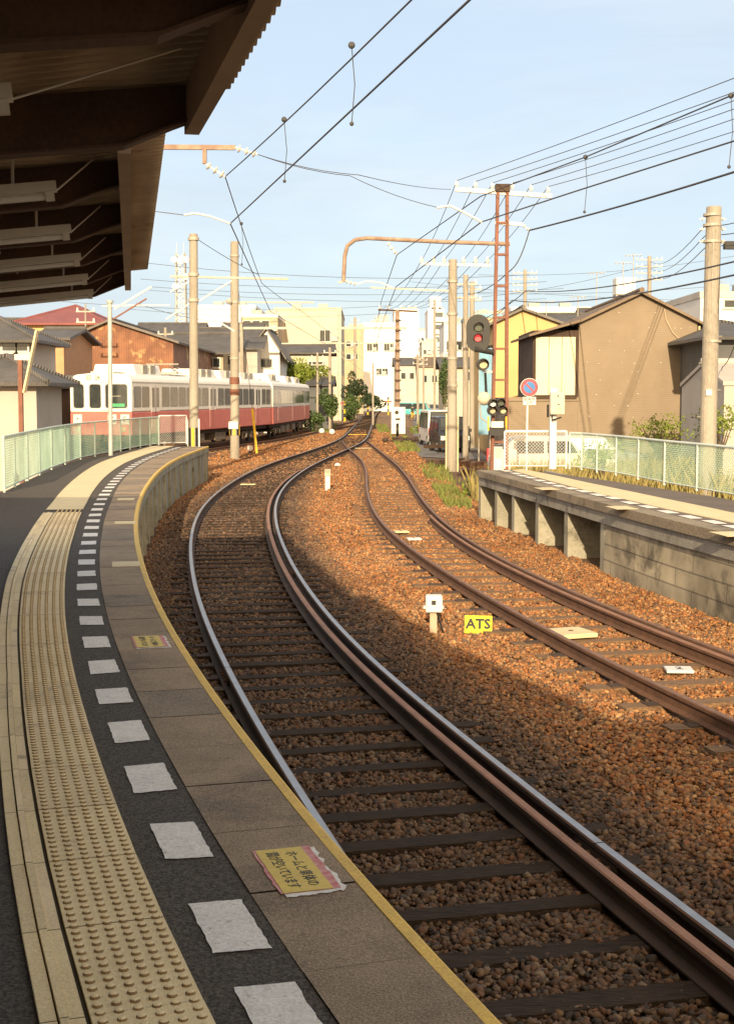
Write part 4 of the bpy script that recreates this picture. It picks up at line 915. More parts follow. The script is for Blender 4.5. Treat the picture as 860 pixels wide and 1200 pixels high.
sg = thing('railway_signal', 'dark signal cluster of four round lamps low on the lattice mast', 'signal', mx_(583, 480, (YM-20+19.6)))
c = mx_(583, 481, (YM-20+19.65))
for dx, dz, m in ((-.13, .0, 'lensamber'), (.13, .0, 'lensamber'), (.07, .19, 'lensoff'), (-.12, .17, 'white')):
    cc = c+Vector((dx, 0, dz)); MB().tube([cc, cc+Vector((0, .2, 0))], .125, 18).build('lamp_case', M['black'], sg); lens(cc, .075, M[m], sg)
for dx in (-.22, .22): MB().beam(c+Vector((dx, .1, -.15)), c+Vector((dx, .1, -.5)), .04, .04).build('bracket', M['yellow'], sg)
MB().box(c.x-.16, c.x+.14, (YM-20+19.6), (YM-20+19.8), c.z-.42, c.z-.27).build('plate', M['porc'], sg); MB().box(c.x-.2, c.x+.2, (YM-20+19.65), (YM-20+19.95), c.z-.62, c.z-.42).build('relay_case', M['black'], sg)
MB().tube([c+Vector((-.25, .1, -.3)), c+Vector((-.4, .1, -.2)), c+Vector((-.45, .1, .25))], .02, 6).build('cable', M['steel'], sg)
gb = thing('globe_lamp', 'cream round globe lamp at the side of the lattice mast', 'lamp', mx_(568, 467, (YM-20+19.8))); MB().ball(mx_(567, 467, (YM-20+19.8)), .17, 14, 9).build('globe', M['cream'], gb, smooth=True); MB().beam(mx_(567, 467, (YM-20+19.8)), mx_(578, 470), .04, .04).build('bracket', M['steel'], gb)
rc = thing('relay_box', 'white box near the foot of the lattice mast', 'box', mx_(583, 535, (YM-20+19.95))); c = mx_(583, 530, (YM-20+20.3)); MB().box(c.x-.11, c.x+.11, (YM-20+20.2), (YM-20+20.4), c.z-.5, c.z+.2).build('case', M['white'], rc, bevel=.01); MB().box(c.x-.08, c.x+.08, (YM-20+20.195), (YM-20+20.2), c.z-.15, c.z+.12).build('door', M['offwhite'], rc)

# ---------------------------------------------------------------- poles
def pole(name, label, px0, px1, ytop, Y0, rb, rt, m, base=GZ-.02, extras=None, cat='pole', group=None, guard=None, zt=None, n=16):
    Y = Y0*S
    b = at(px1, 500, Y); b.z = base; t = at(px0, ytop, Y)
    r = thing(name, label, cat, b, group)
    MB().tube([b, b.lerp(t, .5), t-Vector((0, 0, .02)), t], [rb, (rb+rt)/2, rt, rt*.85], n).build('shaft', m, r)
    if guard:
        z0, z1 = guard; mb = MB(); k = 8
        for i in range(k):
            a = 2*PI*i/k
            mb.beam((b.x+math.cos(a)*(rb+.012), Y+math.sin(a)*(rb+.012), z0), (b.x+math.cos(a)*(rb+.012), Y+math.sin(a)*(rb+.012), z1), .10, .012, i % 2, up=Vector((math.cos(a), math.sin(a), 0)))
        mb.build('striped_guard', [M['yellow'], M['black']], r)
    if extras: extras(r, b, t)
    return r
def steps(r, b, t, n=7):
    for i in range(n):
        p = b.lerp(t, .3+.09*i); s_ = 1 if i % 2 else -1; MB().tube([p, p+Vector((s_*.28, 0, .01))], .01, 5).build('step', M['steel'], r)
def ex227(r, b, t):
    Y = 27.4*S
    MB().beam(at(200, 324, Y), at(338, 327, Y), .10, .07).build('cross_beam', M['steel'], r)
    MB().beam(at(228, 356, Y), at(272, 329, Y), .05, .05).build('strut', M['galv'], r); MB().beam(at(200, 342, Y), at(222, 330, Y), .05, .05).build('strut', M['galv'], r)
    MB().beam(at(228, 352, Y+.05), at(195, 374, Y), .05, .05).build('strut', M['galv'], r); MB().beam(at(228, 360, Y), at(275, 388, Y), .05, .05).build('strut', M['galv'], r)
    for y_ in (322, 352, 280): p = at(227, y_, Y); MB().tube([p-Vector((0, 0, .05)), p+Vector((0, 0, .05))], .19, 14).build('band', M['steel'], r)
    MB().beam((b.x-.19, Y-.05, .3), (b.x-.19, Y-.05, 1.75), .05, .03).build('guard_strip', M['white'], r); MB().beam((b.x+.19, Y-.05, .3), (b.x+.19, Y-.05, 1.75), .05, .03).build('guard_strip', M['white'], r)
pole('concrete_pole', 'slim concrete pole with striped foot just past the end of the curved platform', 227, 227, 274, 27.4, .16, .14, M['poleconc'], extras=ex227, guard=(.4, 1.45))
def ex275(r, b, t):
    Y = 34.6*S
    MB().beam(at(262, 354, Y), at(368, 354.5, Y), .06, .07).build('cross_beam', M['steel'], r)
    mb = MB(); mb.tube([at(275, 442, Y), at(275, 450, Y)], .215, 16); mb.tube([at(275, 456, Y), at(275, 463, Y)], .215, 16); mb.build('band', M['mast'], r)
    p = at(273.5, 498, Y-.22); MB().box(p.x-.2, p.x+.2, p.y-.03, p.y+.02, p.z-.17, p.z+.15).build('plate', M['white'], r)
    for y_ in (354, 300, 420): p = at(275, y_, Y); MB().tube([p-Vector((0, 0, .04)), p+Vector((0, 0, .04))], .21, 14).build('band', M['steel'], r); MB().ball(at(269, 353, Y-.2), .14, 10, 6).build('insulator', M['porc'], r)
    steps(r, b, t)
pole('concrete_pole', 'concrete pole with two brown bands standing beside the parked train', 275, 275, 283, 34.6, .20, .17, M['poleconc'], extras=ex275, guard=(.85, 1.3))
def ex129(r, b, t):
    Y = 21.8*S
    MB().beam(at(135, 362, Y), at(178, 336, Y), .05, .05).build('strut', M['galv'], r); MB().beam(at(120, 358.5, Y), at(200, 357.5, Y), .035, .035).build('cross_beam', M['galv'], r)
    MB().beam(at(133, 374, Y), at(172, 350, Y), .04, .04).build('strut', M['mast'], r); MB().tube([at(129, 355, Y), at(129, 352, Y)], .10, 10).build('cap', M['galv'], r)
    steps(r, b, t, 3)
pole('steel_post', 'thin grey galvanised post standing behind the curved platform fence', 129, 129.5, 354, 21.8, .06, .06, M['galv'], extras=ex129, base=PZ-.01)
def ex530(r, b, t):
    Y = 29*S
    MB().beam(at(493, 309, Y), at(575, 311, Y), .08, .09).build('cross_arm', M['white'], r)
    mb = MB()
    for px in (494, 508, 520, 543, 557, 571): p = at(px, 308.5, Y); mb.tube([p, p+Vector((0, 0, .1)), p+Vector((0, 0, .24))], [.05, .07, .03], 8)
    mb.build('insulator', M['porc'], r)
    MB().beam(at(434, 337, Y), at(531, 341, Y), .06, .06).build('bracket_arm', M['steel'], r)
    for y_ in (330, 368, 420, 452): p = at(530, y_, Y); MB().tube([p-Vector((0, 0, .04)), p+Vector((0, 0, .04))], .20, 14).build('band', M['steel'], r)
    for dx in (-.21, .21): MB().beam((b.x+dx, Y-.05, GZ), (b.x+dx, Y-.05, 1.9), .05, .04).build('guard_strip', M['tactile2'], r)
pole('concrete_pole', 'tall concrete pole with a white cross arm in front of the parked grey car', 530.5, 529.5, 304, 29, .185, .15, M['poleconc'], extras=ex530)
def ex830(r, b, t):
    Y = 20*S
    for y_ in (252, 264, 283, 400): p = at(834, y_, Y); MB().tube([p-Vector((0, 0, .03)), p+Vector((0, 0, .03))], .225, 16).build('band', M['steel'], r)
    mb = MB()
    for y_ in (256, 268, 282): insul(mb, at(826, y_, Y), at(819, y_+1, Y), 1, .05); insul(mb, at(843, y_, Y), at(850, y_+1, Y), 1, .05)
    mb.build('insulator', M['porc'], r)
    p = at(830, 460, Y-.22); MB().box(p.x-.07, p.x+.07, p.y-.02, p.y+.01, p.z-.07, p.z+.07).build('plate', M['white'], r)
    MB().box(at(848, 284, Y).x, at(872, 284, Y).x, Y-.1, Y+.1, at(850, 292, Y).z, at(850, 283, Y).z).build('lamp_head', M['black'], r); MB().beam(at(838, 284, Y), at(850, 285, Y), .03, .03).build('lamp_arm', M['steel'], r)
    MB().tube([at(835, 400, Y-.2), at(834, 330, Y-.2), at(836, 270, Y-.2)], .02, 6).build('conduit', M['steel'], r)
    steps(r, b, t, 8)
pole('utility_pole', 'thick concrete utility pole beside the brown house', 836, 829, 242, 20, .215, .185, M['poleconc'], extras=ex830)
# far lattice pole by the white cabinet
def exfar(r, b, t):
    Y = 57*S
    MB().beam(at(443, 363, Y), at(489, 365, Y), .12, .12).build('cross_arm', M['darkrust'], r)
    mb = MB()
    for px in (445, 455, 470, 479, 487): p = at(px, 362, Y); mb.tube([p, p+Vector((0, 0, .25))], [.09, .05], 6)
    mb.build('insulator', M['porc'], r)
    mb = MB()
    for i in range(12): z = GZ+.3+i*.7; mb.box(b.x-.22, b.x+.22, Y-.30, Y-.27, z, z+.12)
    mb.build('lacing', M['darkrust'], r)
    MB().beam(at(282, 384.5, Y), at(476, 384.5, Y), .14, .16).build('gantry_beam', M['steel'], r); MB().beam(at(330, 402.5, Y), at(465, 402, Y), .07, .08).build('gantry_tie', M['steel'], r)
    MB().beam((at(283, 384, Y).x, Y, GZ), at(283, 378, Y), .22, .22).build('gantry_leg', M['poleconc'], r)
pole('lattice_pole', 'dark lattice gantry pole far down the line by the white cabinet', 465.5, 466, 363, 57, .17, .14, M['pipe'], extras=exfar, n=8)
for px, yt, Y, rr, lb in ((545.5, 322, 34, .13, 'crowded slim concrete pole directly behind the tall cross arm pole'), (553, 330, 42, .15, 'second slim concrete pole behind the tall cross arm pole'), (437, 425, 75, .10, 'thin dark pole beside the far white building'), (489.5, 415, 80, .13, 'thin brown pole at the road edge left of the parked van'), (496, 418, 95, .14, 'thin brown pole farther along the road edge'), (416, 372, 105, .20, 'far utility pole in front of the beige block'), (386.5, 407, 62, .12, 'short dark pole in front of the beige block'), (372, 413, 62, .10, 'short pale pole beside the low cream house'), (194, 384, 50, .10, 'pale pipe pole rising among the tiled roofs'), (100.5, 356, 42, .05, 'very thin pole among the left roofs'), (509, 352, 75, .12, 'slim pole before the white high-rise')):
    def ex(r, b, t, Y=Y):
        for k in range(2): MB().beam(t+Vector((-.5, 0, -.4-.55*k)), t+Vector((.5, 0, -.4-.55*k)), .07, .07).build('cross_arm', M['steel'], r)
        mb = MB()
        for k in range(2):
            for x in (-.42, .42): mb.tube([t+Vector((x, 0, -.38-.55*k)), t+Vector((x, 0, -.2-.55*k))], [.06, .04], 6)
        mb.build('insulator', M['porc'], r)
    pole('utility_pole', lb, px, px, yt, Y, rr, rr*.85, M['poleconc'], extras=ex, n=10)
for px, yt, Y, lb in ((358/3.527*0+615, 316, 60, 'thin utility pole with many arms above the yellow house'), (760.5, 300, 55, 'utility pole with side insulators behind the brown house ridge')):
    def ex(r, b, t, Y=Y*S):
        mb = MB(); mi_ = MB()
        for k in range(4):
            z = t.z-.25-.45*k; mb.beam((t.x-.9, Y, z), (t.x+.9, Y, z), .06, .06)
            for x in (-.85, -.5, .5, .85): mi_.tube([(t.x+x, Y, z), (t.x+x, Y, z+.18)], [.06, .04], 6)
        mb.build('cross_arm', M['steel'], r); mi_.build('insulator', M['porc'], r)
    pole('utility_pole', lb, px, px, yt, Y, .16, .13, M['poleconc'], extras=ex, n=10)
# telecom tower
tw = thing('telecom_tower', 'distant lattice telecom tower with round white dishes', 'tower', Vector((at(213, 400, 130*S).x, 130, GZ)))
Y = 130*S; mb = MB(); cx = at(213, 400, Y).x; zt = at(213, 296, Y).z; hw = .85
for sx in (-1, 1):
    for sy in (-1, 1): mb.beam((cx+sx*hw*1.2, Y+sy*hw, GZ), (cx+sx*hw*.8, Y+sy*hw*.8, zt), .14, .14)
z = 2.
while z < zt-1:
    f_ = z/zt; h_ = hw*(1.2-.4*f_)
    for sy in (-1, 1):
        mb.beam((cx-h_, Y+sy*hw, z), (cx+h_, Y+sy*hw, z), .08, .08); mb.beam((cx-h_, Y+sy*hw, z), (cx+h_, Y+sy*hw, z+1.3), .07, .07); mb.beam((cx+h_, Y+sy*hw, z), (cx-h_, Y+sy*hw, z+1.3), .07, .07)
    z += 1.3
mb.build('lattice', M['galv'], tw)
for dx, dz in ((-.9, -1.2), (.1, -1.4), (1.0, -1.2), (.9, -3.9), (-.8, -5.5)): MB().tube([(cx+dx, Y-1.1, zt+dz), (cx+dx, Y-.8, zt+dz)], .52, 14).build('dish', M['white'], tw)
for dx in (-.6, .5): MB().tube([(cx+dx, Y, zt), (cx+dx, Y, zt+1.6)], .05, 5).build('aerial', M['galv'], tw)

# feeders from the mast
targets = [(860, 81), (860, 98), (860, 108), (860, 118), (860, 130), (860, 145)]
P530 = [at(px, 305, 29*S) for px in (494, 508, 520, 543, 557, 571)]; PF = [at(px, 361, 57*S) for px in (445, 455, 465, 470, 479, 487)]
for i, (a, tg) in enumerate(zip(AI, targets)):
    zt = AI[i].z+.1; b = gp(tg[0], tg[1], zt); e = a+(b-a)*2.4
    wire(wire_pts(a, e, .15, 16)+[], .0085, 'black feeder wire climbing away from the white cross arm of the lattice mast', 'feeder wires on the lattice mast')
    wire(wire_pts(a, P530[i], .12, 8), .009, 'dark feeder wire slung between the lattice mast and the tall concrete pole', 'feeder wires between mast and concrete pole')
    wire(wire_pts(P530[i], PF[i], .5, 10), .011, 'dark feeder wire running from the tall concrete pole to the far gantry', 'feeder wires toward the far gantry')
wire(wire_pts(mx_(620, 270), at(860, 222, 13*S)+Vector((1.5, -7, .25)), .1, 12), .021, 'thick black cable leaving the short white arm of the mast')
wire(poly([mx_(620, 270), mx_(600, 315), at(549, 345, 31*S)], .15), .014, 'thick cable drooping from the mast to the crowded poles')
wire(wire_pts(at(616, 341, 40*S), at(880, 302, 16*S), .25, 12), .020, 'upper thick black cable crossing in front of the brown house roof')
wire(wire_pts(at(600, 352, 40*S), at(880, 318, 16*S), .3, 12), .022, 'lower thick black cable crossing in front of the brown house roof')
wire(poly([at(616, 341, 40*S), at(570, 372, 44*S)], .1), .02, 'cable joining the roofline poles behind the mast')
wire(poly([at(600, 352, 40*S), at(566, 380, 46*S)], .1), .02, 'cable dropping behind the mast above the blue roof')
for k, (y_, lb) in enumerate(((270, 'highest'), (276, 'middle'), (284, 'lowest'))):
    wire(wire_pts(at(826, y_-6+k*6, 20*S), at(762, 306+k*8, 55*S), .5, 10), .012, lb+' thin service wire from the thick utility pole back to the roof pole')
    wire(wire_pts(at(845, y_-6+k*5, 20*S), at(900, y_-24+k*9, 17*S), .05, 6), .012, lb+' short wire leaving the thick utility pole away from the house')
wire(poly([at(860, 405, 22*S), at(846, 430, 24*S), at(838, 442, 27*S)], .1), .014, 'black cable sagging across the dark grey wall')
# city cross wires: long thin spans high across the view
for k, (x0, y0, x1, y1, Y) in enumerate(((170, 308, 620, 322, 48), (165, 327, 640, 330, 52), (175, 336, 660, 338, 56), (175, 340, 640, 350, 60), (60, 352, 460, 358, 60), (150, 362, 470, 366, 66), (480, 330, 900, 352, 70), (480, 342, 900, 330, 64), (500, 352, 760, 310, 55), (160, 355, 330, 376, 45), (560, 322, 860, 300, 62))):
    wire(wire_pts(at(x0, y0, Y*S), at(x1, y1, Y*S+2), .5, 12), .014, 'very thin telephone wire strung across the sky above the roofs', 'thin wires above the town roofs')
wire(wire_pts(at(231, 280, 27.4*S), at(303, 322, 30*S), .05, 8), .011, 'stay wire from the top of the slim striped pole to the messenger wire')
# span: far catenary beyond
wire(poly([at(445, 363, 57*S), at(441, 410, 110*S), at(452, 440, 190*S)], .3), .015, 'far overhead wire vanishing down the line')

# ---------------------------------------------------------------- houses
def house(label, px0, px1, Y0, eave_y, ridge_y, depth, wall, roof, gable='front', windows=(), ov=.35, base=GZ-.03, name='house', apex=None, cat='house', thick=.12, extra=None, side_windows=0, fmat=None):
    Y = Y0*S; depth = depth*1.35
    x0, x1 = at(px0, 465, Y).x, at(px1, 465, Y).x; ze = at(430, eave_y, Y).z; zr = at(430, ridge_y, Y).z
    r = thing(name, label, cat, Vector(((x0+x1)/2, Y, base)))
    ax = (x0+x1)/2 if apex is None else at(apex, 465, Y).x
    if gable == 'front':
        MB().prism([(x0, base), (x1, base), (x1, ze), (ax, zr), (x0, ze)], Y, Y+depth, 'y').build('wall', wall, r)
        mb = MB()
        for (xa, xb, s_) in ((x0, ax, -1), (x1, ax, 1)):
            sl_ = (zr-ze)/abs(ax-xa); e = xa+s_*ov; z_ = ze-ov*sl_+.02
            mb.add([(e, Y-ov, z_), (ax, Y-ov, zr+.02), (ax, Y+depth+ov, zr+.02), (e, Y+depth+ov, z_), (e, Y-ov, z_+thick), (ax, Y-ov, zr+.02+thick), (ax, Y+depth+ov, zr+.02+thick), (e, Y+depth+ov, z_+thick)],
                   [(0, 1, 2, 3), (7, 6, 5, 4), (0, 4, 5, 1), (2, 6, 7, 3), (3, 7, 4, 0)])
        mb.tube([(ax, Y-ov-.02, zr+thick+.05), (ax, Y+depth+ov, zr+thick+.05)], .10, 8)
        mb.build('roof', roof, r)
    elif gable == 'side':
        MB().box(x0, x1, Y, Y+depth, base, ze).build('wall', wall, r)
        MB().prism([(Y, ze), (Y+depth, ze), (Y+depth/2, zr)][::-1], x0, x1, 'x').build('gable_wall', wall, r)
        mb = MB(); ym = Y+depth/2; sl_ = (zr-ze)/(depth/2)
        for ya, s_ in ((Y, -1), (Y+depth, 1)):
            e = ya+s_*ov; z_ = ze-ov*sl_+.02
            mb.add([(x0-ov, e, z_), (x1+ov, e, z_), (x1+ov, ym, zr+.02), (x0-ov, ym, zr+.02), (x0-ov, e, z_+thick), (x1+ov, e, z_+thick), (x1+ov, ym, zr+.02+thick), (x0-ov, ym, zr+.02+thick)], [(3, 2, 1, 0), (4, 5, 6, 7), (0, 1, 5, 4), (1, 2, 6, 5), (3, 0, 4, 7)])
        mb.tube([(x0-ov, ym, zr+thick+.05), (x1+ov, ym, zr+thick+.05)], .11, 8)
        mb.build('roof', roof, r)
    elif gable == 'hip':
        MB().box(x0, x1, Y, Y+depth, base, ze).build('wall', wall, r)
        hx = min((x1-x0)/2-.01, depth/2); ym = Y+depth/2
        c4 = [(x0-ov, Y-ov, ze-.05), (x1+ov, Y-ov, ze-.05), (x1+ov, Y+depth+ov, ze-.05), (x0-ov, Y+depth+ov, ze-.05), (x0+hx, ym, zr), (x1-hx, ym, zr)]
        mb = MB(); mb.add(c4, [(0, 1, 5, 4), (1, 2, 5), (2, 3, 4, 5), (3, 0, 4), (3, 2, 1, 0)])
        mb.box(x0-ov, x1+ov, Y-ov, Y+depth+ov, ze-.16, ze-.05)
        for a, b in ((0, 4), (1, 5), (2, 5), (3, 4), (4, 5)): mb.tube([c4[a], c4[b]], .09, 6)
        mb.build('roof', roof, r)
    else:                                                    # flat roof with parapet
        MB().box(x0, x1, Y, Y+depth, base, ze).build('wall', wall, r)
        mb = MB(); mb.box(x0-.06, x1+.06, Y-.06, Y+.14, ze, ze+.35); mb.box(x0-.06, x1+.06, Y+depth-.14, Y+depth+.06, ze, ze+.35); mb.box(x0-.06, x0+.14, Y+.14, Y+depth-.14, ze, ze+.35); mb.box(x1-.14, x1+.06, Y+.14, Y+depth-.14, ze, ze+.35)
        mb.build('parapet', roof, r)
    if gable == 'flat':
        MB().tube([(x1-.35, Y-.08, base), (x1-.35, Y-.08, ze-.1)], .06, 6).build('drain_pipe', M['galv'], r)
        for k_ in range(2): MB().box(x0+(x1-x0)*(.25+.4*k_), x0+(x1-x0)*(.25+.4*k_)+1.1, Y+2, Y+3, ze+.003, ze+.9).build('roof_unit', M['steel'], r)
    for wi_, (a, b, c_, d_) in enumerate(windows):
        if wi_ % 2 == 0 and gable == 'flat': MB().box(at(b, 465, Y).x+.15, at(b, 465, Y).x+.85, Y-.32, Y-.003, at(430, d_, Y).z, at(430, d_, Y).z+.6).build('air_conditioner', M['offwhite'], r)
        wx0, wx1 = at(a, 465, Y).x, at(b, 465, Y).x; wz1, wz0 = at(430, c_, Y).z, at(430, d_, Y).z
        f_ = MB(); t_ = .07
        f_.box(wx0-t_, wx1+t_, Y-.05, Y-.002, wz0-t_, wz0); f_.box(wx0-t_, wx1+t_, Y-.05, Y-.002, wz1, wz1+t_); f_.box(wx0-t_, wx0, Y-.05, Y-.002, wz0, wz1); f_.box(wx1, wx1+t_, Y-.05, Y-.002, wz0, wz1)
        if wx1-wx0 > .8: f_.box((wx0+wx1)/2-.025, (wx0+wx1)/2+.025, Y-.045, Y-.002, wz0, wz1)
        wnd = f_.build('window', fmat or M['galv'], r); MB().box(wx0, wx1, Y-.02, Y-.003, wz0, wz1).build('pane', M['glass'], wnd)
        MB().box(wx0-.12, wx1+.12, Y-.12, Y-.003, wz0-t_-.06, wz0-t_-.001).build('sill', M['offwhite'], wnd)
    if side_windows:
        xs_ = x1 if (x0+x1)/2 < 0 else x0; s_ = 1 if (x0+x1)/2 < 0 else -1
        nf = max(1, int((ze-.5)/3.0)); nd = max(1, int(depth/3.2))
        for fl in range(nf):
            for k in range(nd):
                yc = Y+depth*(k+.5)/nd; z0 = .9+fl*3.0
                if z0+1.2 > ze: continue
                wn = MB().box(min(xs_, xs_+s_*.03), max(xs_, xs_+s_*.03), yc-.75, yc+.75, z0, z0+1.2).build('window', M['galv'], r)
                MB().box(min(xs_, xs_+s_*.04), max(xs_, xs_+s_*.04), yc-.68, yc+.68, z0+.06, z0+1.14).build('pane', M['glass'], wn)
    if extra: extra(r, x0, x1, ze, zr)
    return r
# --- left group
house('low shed with pale wall and grey hipped roof beside the curved platform fence', -60, 43, 23, 446, 415, 2.4, M['palewall'], M['tile'], 'hip', ov=.45)
house('two storey pale house with grey tiled roof behind the low shed', -70, 34, 31, 397, 368, 3.5, M['palewall'], M['tile'], 'hip', [(5, 20, 401, 411), (22, 34, 401, 411)], ov=.5)
def ann(r, x0, x1, ze, zr):
    MB().box(at(45, 465, 34*S).x, at(78, 465, 34*S).x, 33.9*S, 38*S, GZ, at(430, 398, 34*S).z).build('annex', M['peach'], r)
house('yellow building with dark red roof at the back of the left houses', 25, 118, 48, 378, 352, 7, M['yellowwall'], M['redroof'], 'hip', [(60, 75, 384, 392)], ov=.5)
house('peach rendered house end squeezed beside the rusty barn', 44, 76, 38, 398, 385, 5, M['peach'], M['tile'], 'side', [(50, 60, 404, 414)], ov=.4)
house('cream house wall showing behind the nose of the train', 58, 86, 40, 472, 462, 4, M['cream'], M['tile'], 'side', [(60, 84, 482, 498)], ov=.1)
house('dark weathered shed between the low shed and the train', 57, 84, 36, 455, 446, 3, M['darkrust'], M['tile'], 'side', ov=.2)
house('big rusty corrugated barn with a grey gabled roof behind the train', 75, 204, 45, 401, 377, 14, M['rustsheet'], M['tiley'], 'front', ov=.35, apex=131)
house('dark tiled house with low eaves right of the rusty barn', 195, 262, 56, 413, 390, 7, M['tanwall'], M['tile'], 'side', [(215, 235, 420, 430), (242, 258, 420, 430)], ov=.6)
house('tiled roof house squeezed behind the banded concrete pole', 232, 302, 58, 408, 383, 8, M['palewall'], M['tile'], 'side', [(250, 270, 415, 427)], ov=.5)
house('small white gabled house behind the roof of the train', 294, 328, 60, 410, 386, 8, M['whitewall'], M['tiley'], 'front', [(306, 319, 421, 430)], ov=.5, apex=313)
house('long white industrial roofline far behind the tiled houses', 232, 300, 95, 361, 350, 12, M['whitewall'], M['whitewall'], 'flat')
house('tan block with a row of shaded windows and white roof deck', 283, 326, 85, 372, 362, 10, M['tanwall'], M['whitewall'], 'flat', [(286, 294, 376, 388), (297, 305, 376, 388), (308, 316, 376, 388)])
house('large plain beige block with one small brown window', 322, 400, 92, 364, 350, 16, M['beige'], M['beige'], 'flat', [(375, 387, 387, 400)], side_windows=1)
house('low cream house with grey tiled roof under the beige block', 326, 386, 70, 414, 405, 5, M['cream'], M['tile'], 'side', [(335, 348, 424, 436), (362, 380, 424, 436), (335, 350, 448, 458)], ov=.5)
house('dark little shed beyond the rear end of the train', 362, 388, 64, 452, 444, 5, M['greywall'], M['tile'], 'side', ov=.3)
house('tan narrow building in the gap beside the beige block', 403, 426, 130, 385, 375, 10, M['tanwall'], M['beige'], 'flat', [(406, 411, 400, 406), (414, 419, 400, 406), (406, 411, 415, 421), (414, 419, 415, 421)])
# --- centre
house('bright white five storey building at the end of the line', 426, 462, 150, 380, 370, 14, M['whitewall'], M['whitewall'], 'flat', [(430, 436, 403, 411), (437, 443, 403, 411), (450, 456, 403, 411), (457, 461, 403, 411), (441, 447, 432, 439), (448, 454, 432, 439)])
house('tallest white slab building just right of the far gantry pole', 462, 490, 165, 364, 350, 14, M['whitewall'], M['whitewall'], 'flat', [(472, 476, 432, 438), (479, 483, 432, 438), (474, 478, 448, 454)])
def balc(r, x0, x1, ze, zr):
    Y = 190*S
    for fl in range(10):
        z = ze-2.6-fl*2.9
        if z < 3: break
        b_ = MB().box(x0+1.2, x1+.4, Y-1.1, Y, z, z+1.0).build('balcony', M['whitewall'], r); MB().box(x0+1.4, x1-.2, Y-.06, Y-.001, z+1.02, z+2.2).build('pane', M['glassb'], b_)
    MB().box((x0+x1)/2-1.4, (x0+x1)/2+1.2, Y+2, Y+6, ze, ze+3.4).build('roof_house', M['whitewall'], r)
house('white high-rise with stacked balconies behind the road', 501, 520, 190, 364, 350, 12, M['whitewall'], M['whitewall'], 'flat', extra=balc, name='apartment_building', cat='building')
house('cream low house at the end of the road', 490, 522, 120, 430, 419, 8, M['cream'], M['brownroof'], 'side', [(495, 500, 440, 448), (506, 512, 440, 448)])
house('pale small house beside the white slab building', 463, 491, 125, 428, 420, 8, M['offwhite'], M['tile'], 'side', [(470, 475, 437, 444), (480, 485, 437, 444)])
house('white narrow block behind the crowded poles', 520, 548, 100, 380, 370, 9, M['whitewall'], M['offwhite'], 'flat', [(523, 528, 400, 410), (534, 540, 400, 410), (523, 528, 424, 434)], side_windows=1)
house('cream building with brown roof edge behind the lattice mast', 548, 600, 85, 372, 362, 8, M['tanwall'], M['blueboard'], 'flat', [(568, 576, 384, 392)], side_windows=1)
bs = thing('blue_sheeting', 'tall pale blue sheeting panel left of the lattice mast', 'panel', Vector((at(569, 465, 32*S).x, 32*S, GZ)))
MB().box(at(561, 465, 32*S).x, at(576, 465, 32*S).x, 32*S, 32*S+.06, 1.0, at(430, 408, 32*S).z).build('sheet', M['blueboard'], bs)
for px in (561.5, 575): MB().beam((at(px, 465, 32*S).x, 32*S+.1, GZ), (at(px, 465, 32*S).x, 32*S+.1, at(430, 406, 32*S).z), .06, .06).build('post', M['steel'], bs)
for k, (px0, px1, Y, e, wl_) in enumerate(((330, 352, 170, 392, 'offwhite'), (352, 372, 210, 381, 'whitewall'), (398, 412, 190, 396, 'offwhite'), (440, 456, 230, 372, 'offwhite'), (486, 503, 210, 388, 'whitewall'), (494, 512, 150, 402, 'offwhite'), (518, 536, 230, 372, 'whitewall'), (534, 560, 160, 392, 'offwhite'), (604, 628, 170, 371, 'whitewall'), (556, 590, 200, 366, 'offwhite'))):
    wn = [(px0+(px1-px0)*a, px0+(px1-px0)*(a+.17), e+8+11*r_, e+13+11*r_) for r_ in range(4) for a in (.12, .42, .72)]
    house(('pale grey block', 'white tower block', 'narrow grey block', 'far grey block', 'white office block', 'low grey block', 'white stepped block', 'wide pale grey block', 'white far block', 'long pale block')[k]+' on the skyline '+('behind the low cream house', 'behind the beige block', 'in the gap left of the white building', 'over the bright white building', 'between the white slab and the high-rise', 'in front of the white high-rise', 'right of the white high-rise', 'behind the crowded poles', 'behind the yellow house ridge', 'behind the signal')[k], px0, px1, Y, e, e-6, 8, M[wl_], M['offwhite'], 'flat', wn, name='office_block', cat='building')
